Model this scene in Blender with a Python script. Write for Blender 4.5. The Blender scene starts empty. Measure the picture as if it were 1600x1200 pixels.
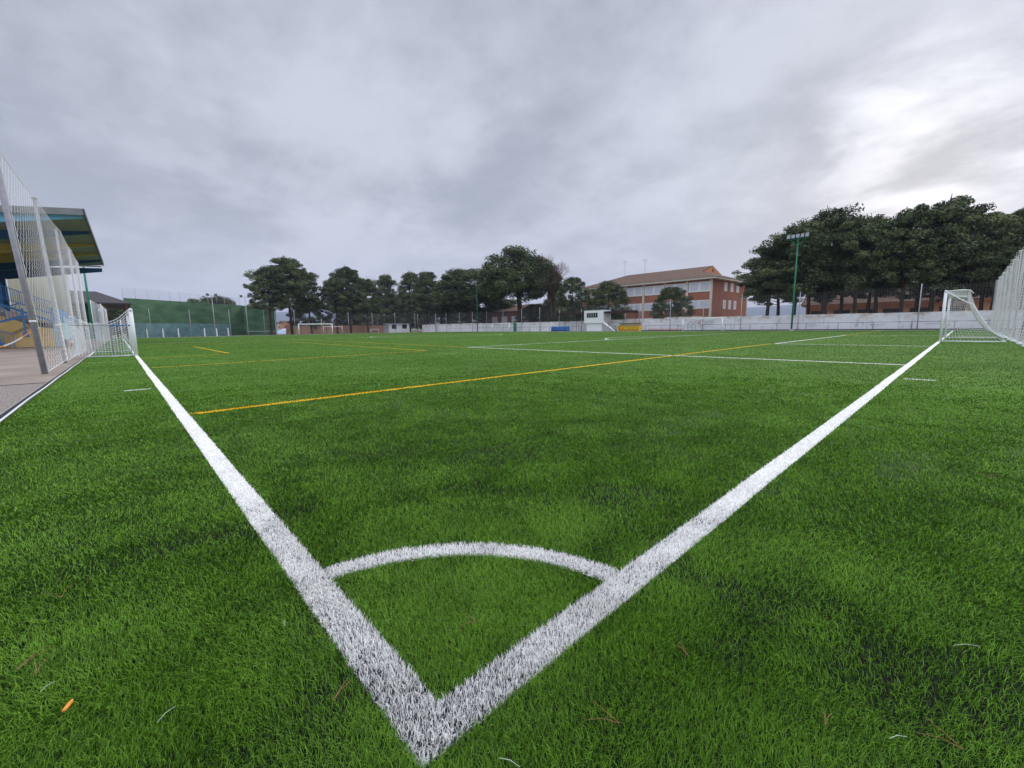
import bpy, math, random
import numpy as np
from mathutils import Vector, Matrix
R_ = math.radians
scene = bpy.context.scene
COL = scene.collection

# ------------------------------------------------------------------ camera
CF, CPI, CRO, CYA = 653.94, 0.134249, -0.0142104, 0.748755
CC = np.array([-0.404492, -0.751715, 1.0])
_F = np.array([math.sin(CYA)*math.cos(CPI), math.cos(CYA)*math.cos(CPI), -math.sin(CPI)])
_R0 = np.array([math.cos(CYA), -math.sin(CYA), 0.0]); _U0 = np.cross(_R0, _F)
_R = _R0*math.cos(CRO)+_U0*math.sin(CRO); _U = _U0*math.cos(CRO)-_R0*math.sin(CRO)
cd = bpy.data.cameras.new('camera'); cam = bpy.data.objects.new('camera', cd); COL.objects.link(cam)
cam.matrix_world = Matrix([[_R[0], _U[0], -_F[0], CC[0]], [_R[1], _U[1], -_F[1], CC[1]], [_R[2], _U[2], -_F[2], CC[2]], [0, 0, 0, 1]])
cd.sensor_width = 36; cd.lens = CF/1600*36; cd.clip_start = .05; cd.clip_end = 20000
scene.camera = cam
scene.render.resolution_x = 1024; scene.render.resolution_y = 768
scene.render.engine = 'CYCLES'

def at(px, py, ax, v):                       # photo pixel -> point on the plane axis=v
    d = _F + _R*(px-800)/CF + _U*(600-py)/CF
    return CC + d*((v-CC[ax])/d[ax])

# ------------------------------------------------------------------ light
SUN_EL, SUN_AZ = 15.6, 86.0                  # azimuth from +Y towards +X
w = bpy.data.worlds.new('World'); scene.world = w; w.use_nodes = True
nt = w.node_tree; N = nt.nodes; LK = nt.links; N.clear()
def nn(t, **k):
    n = N.new(t)
    for a, b in k.items(): setattr(n, a, b)
    return n
def wmath(op, a, b=None):
    n = nn('ShaderNodeMath', operation=op)
    for i, x in enumerate((a, b)):
        if x is None: continue
        if isinstance(x, (int, float)): n.inputs[i].default_value = x
        else: LK.new(x, n.inputs[i])
    return n.outputs[0]
def wmap(x, a, b, c, d, smooth=True):
    n = nn('ShaderNodeMapRange')
    if smooth: n.interpolation_type = 'SMOOTHSTEP'
    LK.new(x, n.inputs[0])
    for i, q in enumerate((a, b, c, d)): n.inputs[i+1].default_value = q
    return n.outputs[0]
def wmix(f, a, b, mode='MIX'):
    n = nn('ShaderNodeMix', data_type='RGBA', blend_type=mode)
    for i, x in ((0, f), (6, a), (7, b)):
        if isinstance(x, (int, float)): n.inputs[i].default_value = x
        elif isinstance(x, tuple): n.inputs[i].default_value = (*x, 1)
        else: LK.new(x, n.inputs[i])
    return n.outputs[2]
sky = nn('ShaderNodeTexSky', sky_type='NISHITA', sun_disc=False)
sky.sun_elevation = R_(SUN_EL); sky.sun_rotation = R_(SUN_AZ)
tc = nn('ShaderNodeTexCoord'); sp = nn('ShaderNodeSeparateXYZ'); LK.new(tc.outputs['Generated'], sp.inputs[0])
zc = wmath('MAXIMUM', sp.outputs[2], 0.0)
den = wmath('ADD', zc, 0.26)
cx_ = wmath('DIVIDE', sp.outputs[0], den); cy_ = wmath('DIVIDE', sp.outputs[1], den)
cb = nn('ShaderNodeCombineXYZ'); LK.new(cx_, cb.inputs[0]); LK.new(cy_, cb.inputs[1])
def wnoise(scale, detail, rough, loc, dist=0.0, stretch=(1, 1, 1), rot=0.0):
    m = nn('ShaderNodeMapping'); LK.new(cb.outputs[0], m.inputs[0])
    m.inputs['Location'].default_value = loc; m.inputs['Scale'].default_value = stretch; m.inputs['Rotation'].default_value = (0, 0, rot)
    n = nn('ShaderNodeTexNoise'); LK.new(m.outputs[0], n.inputs['Vector'])
    n.inputs['Scale'].default_value = scale; n.inputs['Detail'].default_value = detail
    n.inputs['Roughness'].default_value = rough; n.inputs['Distortion'].default_value = dist
    return n.outputs['Fac']
n1 = wnoise(1.15, 7, .52, (3.1, 1.7, 0), .2, (1, .8, 1), .5)
n2 = wnoise(3.2, 7, .58, (7.3, 4.1, 2), .3, (1, .8, 1), .3)
n4 = wnoise(8.0, 6, .6, (2.3, 9.1, 4), .4)
nmix = wmath('ADD', wmath('ADD', wmath('MULTIPLY', n1, .56), wmath('MULTIPLY', n2, .31)), wmath('MULTIPLY', n4, .13))
f1 = wmap(nmix, .39, .61, 0, 1)
cloud = wmix(f1, (3.25, 3.5, 4.15), (5.15, 5.4, 6.15))
# the low band near the horizon is paler and a little lilac
hz = wmap(sp.outputs[2], 0.0, .30, 1, 0)
cloud = wmix(wmath('MULTIPLY', hz, .62), cloud, (5.35, 5.45, 6.55))
# overcast skies are brightest overhead
zen = wmap(sp.outputs[2], .62, .95, 1.0, 3.0)
# added fill: unseen sky behind the camera raised to brighten walls and trees
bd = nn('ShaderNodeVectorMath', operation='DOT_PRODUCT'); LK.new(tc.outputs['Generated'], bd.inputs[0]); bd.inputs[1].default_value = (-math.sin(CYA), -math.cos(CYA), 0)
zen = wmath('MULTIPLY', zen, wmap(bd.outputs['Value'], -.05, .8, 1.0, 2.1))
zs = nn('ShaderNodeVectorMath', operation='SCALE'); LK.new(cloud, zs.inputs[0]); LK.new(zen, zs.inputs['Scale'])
# the sun's glow breaking through thin cloud
sd = (math.sin(R_(SUN_AZ))*math.cos(R_(SUN_EL)), math.cos(R_(SUN_AZ))*math.cos(R_(SUN_EL)), math.sin(R_(SUN_EL)))
dp = nn('ShaderNodeVectorMath', operation='DOT_PRODUCT'); LK.new(tc.outputs['Generated'], dp.inputs[0]); dp.inputs[1].default_value = sd
n3 = wnoise(2.2, 7, .58, (1.3, 8.1, 5), .3, (1, .8, 1), .2)
g1 = wmap(dp.outputs['Value'], .88, 1.0, 0, 1)
g2 = wmap(dp.outputs['Value'], .982, 1.0, 0, 1)
br = wmap(n3, .40, .60, 0.05, 1)
glow = wmath('ADD', wmath('MULTIPLY', g1, wmath('MULTIPLY', br, .8)), wmath('MULTIPLY', g2, wmath('MULTIPLY', br, 2.6)))
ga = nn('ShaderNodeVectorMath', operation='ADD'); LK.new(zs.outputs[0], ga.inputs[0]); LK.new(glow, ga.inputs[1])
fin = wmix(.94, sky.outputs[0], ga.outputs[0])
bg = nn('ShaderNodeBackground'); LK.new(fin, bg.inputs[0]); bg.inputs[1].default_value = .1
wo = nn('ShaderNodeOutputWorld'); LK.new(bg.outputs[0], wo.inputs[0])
sl = bpy.data.lights.new('sun', 'SUN'); sl.energy = 1.3; sl.angle = R_(22); sl.color = (1, .95, .88)
so = bpy.data.objects.new('sun', sl); COL.objects.link(so)
so.rotation_euler = Vector((-sd[0], -sd[1], -sd[2]-.35)).to_track_quat('-Z', 'Y').to_euler()
scene.view_settings.view_transform = 'Standard'; scene.view_settings.look = 'None'
scene.view_settings.exposure = 0.38; scene.view_settings.gamma = 1

# ------------------------------------------------------------------ helpers
def mat(name, col, rough=.7, var=.12, scale=4.0, col2=None, spec=.3, metal=0.0, bump=0.0, detail=5, thr=(.35, .65), coords='Object', stretch=None):
    m = bpy.data.materials.new(name); m.use_nodes = True; t = m.node_tree; b = t.nodes['Principled BSDF']
    b.inputs['Roughness'].default_value = rough; b.inputs['Specular IOR Level'].default_value = spec; b.inputs['Metallic'].default_value = metal
    tcn = t.nodes.new('ShaderNodeTexCoord'); ns = t.nodes.new('ShaderNodeTexNoise')
    src = tcn.outputs[coords]
    if stretch:
        mp = t.nodes.new('ShaderNodeMapping'); mp.inputs['Scale'].default_value = stretch; t.links.new(src, mp.inputs[0]); src = mp.outputs[0]
    t.links.new(src, ns.inputs['Vector']); ns.inputs['Scale'].default_value = scale; ns.inputs['Detail'].default_value = detail
    mr = t.nodes.new('ShaderNodeMapRange'); mr.inputs[1].default_value, mr.inputs[2].default_value = thr
    t.links.new(ns.outputs['Fac'], mr.inputs[0])
    mx = t.nodes.new('ShaderNodeMix'); mx.data_type = 'RGBA'; t.links.new(mr.outputs[0], mx.inputs[0])
    a = tuple(c*(1-var) for c in col); c2 = col2 or tuple(min(1, c*(1+var)) for c in col)
    mx.inputs[6].default_value = (*a, 1); mx.inputs[7].default_value = (*c2, 1)
    t.links.new(mx.outputs[2], b.inputs['Base Color'])
    if bump:
        bp = t.nodes.new('ShaderNodeBump'); bp.inputs['Strength'].default_value = bump; t.links.new(ns.outputs['Fac'], bp.inputs['Height']); t.links.new(bp.outputs[0], b.inputs['Normal'])
    return m

def tag(o, label=None, cat=None, group=None, kind=None):
    if label: o['label'] = label
    if cat: o['category'] = cat
    if group: o['group'] = group
    if kind: o['kind'] = kind
    return o
def link(name, me, m, parent=None):
    o = bpy.data.objects.new(name, me); COL.objects.link(o)
    if m is not None and not me.materials: me.materials.append(m)
    if parent is not None: o.parent = parent
    return o
def empty(name, loc=(0, 0, 0), rz=0):
    o = bpy.data.objects.new(name, None); COL.objects.link(o); o.location = loc; o.rotation_euler = (0, 0, rz); o.empty_display_size = .3
    return o
def npmesh(name, V, F, smooth=False, tint=None):
    """V (n,3); F list of arrays of faces, each array (m,k)"""
    me = bpy.data.meshes.new(name); V = np.ascontiguousarray(V, dtype=np.float32)
    me.vertices.add(len(V)); me.vertices.foreach_set('co', V.ravel())
    tot = np.concatenate([np.full(len(f), f.shape[1], dtype=np.int32) for f in F])
    idx = np.concatenate([f.ravel() for f in F]).astype(np.int32)
    st = np.concatenate([[0], np.cumsum(tot)[:-1]]).astype(np.int32)
    me.loops.add(len(idx)); me.loops.foreach_set('vertex_index', idx)
    me.polygons.add(len(tot)); me.polygons.foreach_set('loop_start', st); me.polygons.foreach_set('loop_total', tot)
    if smooth: me.polygons.foreach_set('use_smooth', np.ones(len(tot), dtype=bool))
    if tint is not None:
        a = me.attributes.new('tint', 'FLOAT', 'POINT'); a.data.foreach_set('value', np.ascontiguousarray(tint, dtype=np.float32))
    me.update(calc_edges=True); me.validate()
    return me

class MB:
    def __init__(s): s.v = []; s.f = []
    def add(s, vs, fs):
        b = len(s.v); s.v += [tuple(map(float, x)) for x in vs]; s.f += [tuple(i+b for i in f) for f in fs]; return s
    def box(s, a, b):
        x0, y0, z0 = a; x1, y1, z1 = b
        x0, x1 = min(x0, x1), max(x0, x1); y0, y1 = min(y0, y1), max(y0, y1); z0, z1 = min(z0, z1), max(z0, z1)
        return s.add([(x0, y0, z0), (x1, y0, z0), (x1, y1, z0), (x0, y1, z0), (x0, y0, z1), (x1, y0, z1), (x1, y1, z1), (x0, y1, z1)],
                     [(3, 2, 1, 0), (4, 5, 6, 7), (0, 1, 5, 4), (1, 2, 6, 5), (2, 3, 7, 6), (3, 0, 4, 7)])
    def tube(s, pts, r, n=8, cap=True):
        P = [Vector(p) for p in pts]; rr = r if isinstance(r, (list, tuple)) else [r]*len(P); b = len(s.v); ref = None
        for i, p in enumerate(P):
            d = (P[min(i+1, len(P)-1)]-P[max(i-1, 0)]).normalized()
            if ref is None: ref = Vector((0, 0, 1)) if abs(d.z) < .9 else Vector((1, 0, 0))
            u = d.cross(ref).normalized(); v = u.cross(d).normalized(); ref = v
            for k in range(n):
                a = 2*math.pi*k/n; q = p+(u*math.cos(a)+v*math.sin(a))*rr[i]; s.v.append(tuple(q))
        for i in range(len(P)-1):
            for k in range(n):
                a = b+i*n+k; c = b+i*n+(k+1) % n; s.f.append((a, a+n, c+n, c))
        if cap:
            s.f.append(tuple(b+k for k in range(n))); s.f.append(tuple(b+(len(P)-1)*n+k for k in reversed(range(n))))
        return s
    def bar(s, p, q, w, h):
        """square bar between p and q"""
        p = Vector(p); q = Vector(q); d = (q-p).normalized(); ref = Vector((0, 0, 1)) if abs(d.z) < .95 else Vector((0, 1, 0))
        u = d.cross(ref).normalized()*w/2; v = u.cross(d).normalized()*h/2
        c = [p-u-v, p+u-v, p+u+v, p-u+v, q-u-v, q+u-v, q+u+v, q-u+v]
        return s.add(c, [(0, 1, 2, 3), (7, 6, 5, 4), (0, 4, 5, 1), (1, 5, 6, 2), (2, 6, 7, 3), (3, 7, 4, 0)])
    def prism(s, poly, axis, a, b):
        """extrude a 2-D polygon along an axis (0: poly=(y,z), 1: poly=(x,z), 2: poly=(x,y))"""
        def P(q, t): return {0: (t, q[0], q[1]), 1: (q[0], t, q[1]), 2: (q[0], q[1], t)}[axis]
        n = len(poly)
        return s.add([P(q, a) for q in poly]+[P(q, b) for q in poly], [tuple(range(n))[::-1], tuple(range(n, 2*n))]+[(i, (i+1) % n, (i+1) % n+n, i+n) for i in range(n)])
    def build(s, name, m, parent=None, smooth=False):
        me = bpy.data.meshes.new(name); me.from_pydata(s.v, [], s.f)
        import bmesh
        bm = bmesh.new(); bm.from_mesh(me); bmesh.ops.recalc_face_normals(bm, faces=bm.faces); bm.to_mesh(me); bm.free()
        if smooth:
            for p in me.polygons: p.use_smooth = True
        return link(name, me, m, parent)

def cords(name, lines, r, m, parent):
    """lines: list of (k,3) arrays; each a thin three-sided cord"""
    V = []; F = []; base = 0
    for L in lines:
        L = np.asarray(L, float); k = len(L)
        if k < 2: continue
        d = np.gradient(L, axis=0); d /= np.linalg.norm(d, axis=1)[:, None]+1e-9
        ref = np.array([0, 0, 1.0]) if abs(d[0, 2]) < .8 else np.array([1.0, 0, 0])
        u = np.cross(d, ref); u /= np.linalg.norm(u, axis=1)[:, None]+1e-9; v = np.cross(u, d)
        ring = np.stack([L+r*(u*math.cos(a)+v*math.sin(a)) for a in (0.3, 2.39, 4.49)], axis=1)
        V.append(ring.reshape(-1, 3))
        i = np.arange(k-1)[:, None]*3+base; j = np.arange(3)[None, :]; j2 = (j+1) % 3
        F.append(np.stack([i+j, i+3+j, i+3+j2, i+j2], axis=2).reshape(-1, 4)); base += 3*k
    return link(name, npmesh(name, np.concatenate(V), [np.concatenate(F)]), m, parent)
def surf_net(name, fn, nu, nv, r, m, parent, diag=False, su=1, sv=1):
    """net over fn(u,v): cords along u and along v; su/sv = samples per cell"""
    lines = []
    if not diag:
        for i in range(nu+1):
            lines.append([fn(i/nu, t) for t in np.linspace(0, 1, max(2, int(nv*sv)+1))])
        for j in range(nv+1):
            lines.append([fn(t, j/nv) for t in np.linspace(0, 1, max(2, int(nu*su)+1))])
    else:
        for s in (1, -1):
            for i in range(-nv, nu+1) if s == 1 else range(0, nu+nv+1):
                pts = []
                for k in np.arange(0, nv+.01, 1/max(sv, .01)):
                    x = i+s*k
                    if 0 <= x <= nu: pts.append(fn(x/nu, k/nv))
                if len(pts) > 1: lines.append(pts)
    return cords(name, lines, r, m, parent)

# ------------------------------------------------------------------ materials
M = {}
M['white'] = mat('white_paint', (.78, .79, .80), .45, .04, 3, spec=.4)
M['net'] = mat('white_cord', (.80, .81, .82), .8, .05, 5)
M['galv'] = mat('galvanised_steel', (.27, .27, .30), .6, .12, 6)
M['greypost'] = mat('grey_post', (.36, .36, .37), .6, .1, 4)
M['mesh'] = mat('fence_wire', (.26, .26, .27), .6, .1, 4)
M['greenpaint'] = mat('green_pole_paint', (.02, .20, .11), .45, .1, 3)
M['bluepaint'] = mat('blue_rail_paint', (.07, .22, .50), .45, .12, 5)
M['blueband'] = mat('blue_parapet', (.12, .28, .55), .6, .12, 2)
M['lightblue'] = mat('light_blue_wall', (.32, .56, .72), .7, .1, 2)
M['yellowwall'] = mat('yellow_rendered_wall', (.90, .60, .20), .8, .10, .8, col2=(.93, .70, .32), bump=.1)
M['cream'] = mat('cream_cladding', (.72, .70, .56), .7, .08, 3, stretch=(1, 1, .1))
M['roofgrey'] = mat('grey_soffit_sheet', (.22, .23, .23), .6, .1, 2)
M['beamlight'] = mat('light_blue_beam', (.20, .50, .78), .5, .06, 2)
M['beamblue'] = mat('dark_blue_beam', (.025, .11, .26), .5, .1, 2)
M['beamyellow'] = mat('yellow_beam', (.50, .37, .10), .5, .08, 2)
M['darkedge'] = mat('dark_fascia', (.07, .065, .07), .6, .1, 3)
M['concrete'] = mat('concrete', (.26, .215, .18), .9, .2, .5, bump=.2)
M['kerb'] = mat('kerb_concrete', (.36, .34, .32), .9, .15, 2)
M['gravel'] = mat('gravel', (.20, .165, .145), .95, .45, 38, col2=(.36, .31, .28), bump=.8, detail=3)
M['earth'] = mat('bare_earth', (.19, .14, .10), .95, .25, .15, col2=(.25, .20, .14))
M['plain'] = mat('distant_plain', (.16, .13, .07), .95, .3, .01, col2=(.13, .15, .06))
M['fronton'] = mat('green_court_wall', (.060, .150, .072), .75, .2, .35, col2=(.10, .195, .11), stretch=(1, 1, 2.2))
M['frontonlow'] = mat('pale_blue_wall_band', (.13, .25, .26), .75, .18, 1.1, col2=(.17, .30, .32))
M['darkroof'] = mat('dark_roof', (.055, .05, .055), .7, .12, 2)
M['browncol'] = mat('brown_column', (.12, .05, .04), .7, .12, 2)
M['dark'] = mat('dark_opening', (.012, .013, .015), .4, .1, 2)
M['glass'] = mat('window_glass', (.04, .05, .06), .08, .1, 1, spec=.8)
M['shutter'] = mat('pale_shutter', (.60, .62, .70), .6, .06, 4, stretch=(1, 1, 12))
M['frame'] = mat('white_window_frame', (.80, .78, .75), .6, .05, 3)
M['bark'] = mat('pine_bark', (.040, .028, .022), .95, .35, 3, col2=(.085, .06, .048), stretch=(1, 1, .3))
M['twig'] = mat('bare_twigs', (.125, .078, .058), .9, .2, 3)
M['tile'] = mat('clay_roof_tiles', (.090, .050, .034), .85, .25, 1.4, col2=(.135, .075, .050), stretch=(1, 3, 1))
M['gable'] = mat('orange_gable', (.55, .24, .11), .8, .1, 2)
M['eave'] = mat('pale_eave', (.66, .60, .52), .7, .05, 2)
M['maroon'] = mat('maroon_canopy', (.045, .014, .02), .6, .1, 2)
M['bluebench'] = mat('blue_plastic', (.07, .19, .46), .4, .08, 3)
M['yellowbench'] = mat('yellow_plastic', (.80, .50, .04), .4, .08, 3)
M['clear'] = mat('scratched_clear_sheet', (.55, .53, .45), .35, .08, 3)
M['rail'] = mat('dark_railing_paint', (.05, .07, .07), .6, .1, 3)
M['orange'] = mat('orange_wall', (.62, .30, .15), .8, .1, .7)
M['red'] = mat('red_plastic', (.6, .06, .03), .5, .1, 3)
M['lamp'] = mat('floodlight_glass', (.26, .31, .32), .25, .08, 3, spec=.6)
M['hill'] = mat('far_hill', (.045, .055, .045), 1, .2, .004)
M['hillwood'] = mat('far_wood', (.03, .042, .02), 1, .3, .05)
M['needle'] = mat('dry_pine_needle', (.22, .11, .05), .7, .2, 60)
M['paleneedle'] = mat('pale_fibre', (.42, .50, .42), .6, .1, 60)
M['stub'] = mat('orange_stub', (.80, .30, .05), .5, .12, 60)

def brick_mat(name, c1, c2, mortar, scale=3.2):
    m = bpy.data.materials.new(name); m.use_nodes = True; t = m.node_tree; b = t.nodes['Principled BSDF']; b.inputs['Roughness'].default_value = .85
    tcn = t.nodes.new('ShaderNodeTexCoord'); sx = t.nodes.new('ShaderNodeSeparateXYZ'); t.links.new(tcn.outputs['Object'], sx.inputs[0])
    ad = t.nodes.new('ShaderNodeMath'); ad.operation = 'ADD'; t.links.new(sx.outputs[0], ad.inputs[0]); t.links.new(sx.outputs[1], ad.inputs[1])
    cbn = t.nodes.new('ShaderNodeCombineXYZ'); t.links.new(ad.outputs[0], cbn.inputs[0]); t.links.new(sx.outputs[2], cbn.inputs[1])
    bk = t.nodes.new('ShaderNodeTexBrick'); t.links.new(cbn.outputs[0], bk.inputs[0]); bk.inputs['Scale'].default_value = scale
    bk.inputs['Color1'].default_value = (*c1, 1); bk.inputs['Color2'].default_value = (*c2, 1); bk.inputs['Mortar'].default_value = (*mortar, 1); bk.inputs['Mortar Size'].default_value = .02
    ns = t.nodes.new('ShaderNodeTexNoise'); ns.inputs['Scale'].default_value = .5; ns.inputs['Detail'].default_value = 6; t.links.new(tcn.outputs['Object'], ns.inputs[0])
    mr = t.nodes.new('ShaderNodeMapRange'); mr.inputs[1].default_value = .3; mr.inputs[2].default_value = .7; mr.inputs[3].default_value = .8; mr.inputs[4].default_value = 1.15; t.links.new(ns.outputs[0], mr.inputs[0])
    vm = t.nodes.new('ShaderNodeVectorMath'); vm.operation = 'SCALE'; t.links.new(bk.outputs[0], vm.inputs[0]); t.links.new(mr.outputs[0], vm.inputs['Scale'])
    t.links.new(vm.outputs[0], b.inputs['Base Color']); return m
M['brick'] = brick_mat('red_brick', (.37, .125, .070), (.30, .100, .058), (.42, .24, .16))
M['brickdark'] = brick_mat('dull_brick', (.22, .085, .06), (.17, .07, .05), (.24, .16, .12))

def wall_mat():
    """white painted wall with rust-coloured flaking, grey grime and old writing"""
    m = bpy.data.materials.new('flaking_white_wall'); m.use_nodes = True; t = m.node_tree; b = t.nodes['Principled BSDF']; b.inputs['Roughness'].default_value = .85
    tcn = t.nodes.new('ShaderNodeTexCoord')
    def ns(scale, lo, hi, st=(1, 1, 1)):
        mp = t.nodes.new('ShaderNodeMapping'); mp.inputs['Scale'].default_value = st; t.links.new(tcn.outputs['Object'], mp.inputs[0])
        n = t.nodes.new('ShaderNodeTexNoise'); n.inputs['Scale'].default_value = scale; n.inputs['Detail'].default_value = 8; n.inputs['Roughness'].default_value = .65; t.links.new(mp.outputs[0], n.inputs[0])
        r = t.nodes.new('ShaderNodeMapRange'); r.inputs[1].default_value = lo; r.inputs[2].default_value = hi; t.links.new(n.outputs[0], r.inputs[0]); return r.outputs[0]
    def mix(f, a, bb):
        x = t.nodes.new('ShaderNodeMix'); x.data_type = 'RGBA'; t.links.new(f, x.inputs[0])
        for i, q in ((6, a), (7, bb)):
            if isinstance(q, tuple): x.inputs[i].default_value = (*q, 1)
            else: t.links.new(q, x.inputs[i])
        return x.outputs[2]
    sx = t.nodes.new('ShaderNodeSeparateXYZ'); t.links.new(tcn.outputs['Object'], sx.inputs[0])
    top = t.nodes.new('ShaderNodeMapRange'); t.links.new(sx.outputs[2], top.inputs[0]); top.inputs[1].default_value = 1.2; top.inputs[2].default_value = 2.5
    c = mix(ns(.35, .35, .7), (.76, .77, .79), (.62, .63, .66))
    c = mix(ns(1.3, .55, .68, (1, 1, .5)), c, (.42, .42, .42))
    ml = t.nodes.new('ShaderNodeMath'); ml.operation = 'MULTIPLY'; t.links.new(ns(.9, .47, .60, (1, .6, 1.6)), ml.inputs[0]); t.links.new(top.outputs[0], ml.inputs[1])
    c = mix(ml.outputs[0], c, (.42, .24, .14))
    t.links.new(c, b.inputs['Base Color']); return m
M['flakewall'] = wall_mat()

def blade_mat(name, ca, cb_, rough=.45, spec=.35):
    m = bpy.data.materials.new(name); m.use_nodes = True; t = m.node_tree; b = t.nodes['Principled BSDF']
    a = t.nodes.new('ShaderNodeAttribute'); a.attribute_name = 'tint'
    mx = t.nodes.new('ShaderNodeMix'); mx.data_type = 'RGBA'; t.links.new(a.outputs['Fac'], mx.inputs[0]); mx.inputs[6].default_value = (*ca, 1); mx.inputs[7].default_value = (*cb_, 1)
    t.links.new(mx.outputs[2], b.inputs['Base Color']); b.inputs['Roughness'].default_value = rough; b.inputs['Specular IOR Level'].default_value = spec
    return m
M['blade'] = blade_mat('green_turf_fibre', (.019, .068, .003), (.158, .335, .024), .50, .22)
M['wblade'] = blade_mat('white_turf_fibre', (.84, .83, .81), (.95, .945, .92), .6, .2)
M['yblade'] = blade_mat('yellow_turf_fibre', (.68, .40, .010), (.85, .55, .02))
def infill_mat():
    """green backing; black rubber crumb lies thick round the corner flag and thins out up the pitch"""
    m = mat('turf_backing_with_black_rubber', (.064, .140, .016), .9, .1, .35, col2=(.085, .172, .026), spec=.1); t = m.node_tree; b = t.nodes['Principled BSDF']
    src = b.inputs['Base Color'].links[0].from_socket
    g = t.nodes.new('ShaderNodeNewGeometry'); ln = t.nodes.new('ShaderNodeVectorMath'); ln.operation = 'LENGTH'; t.links.new(g.outputs['Position'], ln.inputs[0])
    mr = t.nodes.new('ShaderNodeMapRange'); mr.inputs[1].default_value = 1.5; mr.inputs[2].default_value = 7.5; t.links.new(ln.outputs['Value'], mr.inputs[0])
    mx = t.nodes.new('ShaderNodeMix'); mx.data_type = 'RGBA'; t.links.new(mr.outputs[0], mx.inputs[0]); mx.inputs[6].default_value = (.006, .009, .006, 1); t.links.new(src, mx.inputs[7])
    t.links.new(mx.outputs[2], b.inputs['Base Color']); return m
M['infill'] = infill_mat()
def foliage(name, a, b_):
    m = blade_mat(name, a, b_, .65, .15); return m
M['pine'] = foliage('pine_foliage', (.040, .060, .028), (.170, .200, .085))
M['pinelight'] = foliage('young_pine_foliage', (.045, .075, .034), (.17, .23, .095))
M['bush'] = foliage('bush_foliage', (.022, .040, .016), (.060, .090, .030))

# ------------------------------------------------------------------ ground sheets
W, LN = 65.7, 101.0
def sheet(name, x0, x1, y0, y1, z, m):
    return MB().add([(x0, y0, z), (x1, y0, z), (x1, y1, z), (x0, y1, z)], [(0, 1, 2, 3)]).build(name, m)
tag(sheet('ground', -7000, 9000, -7000, 9000, -.10, M['plain']), kind='structure')
tag(sheet('earth_ground', -60, 260, -60, 240, -.07, M['earth']), kind='structure')
tag(sheet('concrete_path', -60, -1.62, 12.5, 150, -.02, M['concrete']), kind='structure')
tag(sheet('gravel_strip', -60, -1.62, -12, 12.5, -.03, M['gravel']), kind='structure')
tag(sheet('side_path', 67.5, 72, -12, 118, -.02, M['concrete']), kind='structure')
tag(sheet('end_path', -1.6, 67.5, 104.2, 108, -.02, M['concrete']), kind='structure')
tag(sheet('turf_base', -1.5, 67.3, -2.7, 104, 0, M['infill']), kind='structure')
b = MB(); b.box((67.32, -3, -.1), (67.48, 104.2, .06)); b.box((-1.6, 104.02, -.1), (67.3, 104.18, .06)); b.box((-1.62, -3, -.1), (-1.515, 104, -.002)); b.box((-1.6, -2.84, -.1), (67.3, -2.72, .02))
tag(b.build('kerb', M['kerb']), kind='structure')
# dark joint of the turf edge, as seen at the left border
tag(sheet('turf_joint', -1.60, -1.52, -3, 60, .002, M['dark']), kind='structure')

# ------------------------------------------------------------------ turf blades
rng = np.random.default_rng(7)
GF = 27.0                                        # small goal centre on the touchline
PX0 = W/2-20.16
def vnoise(x, y, s, seed):
    """smooth value noise"""
    r = np.random.default_rng(seed); T = r.random((256, 256))
    x = x/s; y = y/s; xi = np.floor(x).astype(int); yi = np.floor(y).astype(int); fx = x-xi; fy = y-yi
    fx = fx*fx*(3-2*fx); fy = fy*fy*(3-2*fy)
    g = lambda a, b: T[a % 256, b % 256]
    return (g(xi, yi)*(1-fx)+g(xi+1, yi)*fx)*(1-fy)+(g(xi, yi+1)*(1-fx)+g(xi+1, yi+1)*fx)*fy
def seg(x, y, ax, ay, bx, by, w_):
    dx, dy = bx-ax, by-ay; L2 = dx*dx+dy*dy; t = ((x-ax)*dx+(y-ay)*dy)/L2
    d = np.abs((x-ax)*dy-(y-ay)*dx)/math.sqrt(L2)
    return (t >= 0) & (t <= 1) & (d <= w_/2)
def arc(x, y, cx, cy, r, w_, cond=None):
    d = np.abs(np.hypot(x-cx, y-cy)-r) <= w_/2
    return d & cond if cond is not None else d
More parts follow.
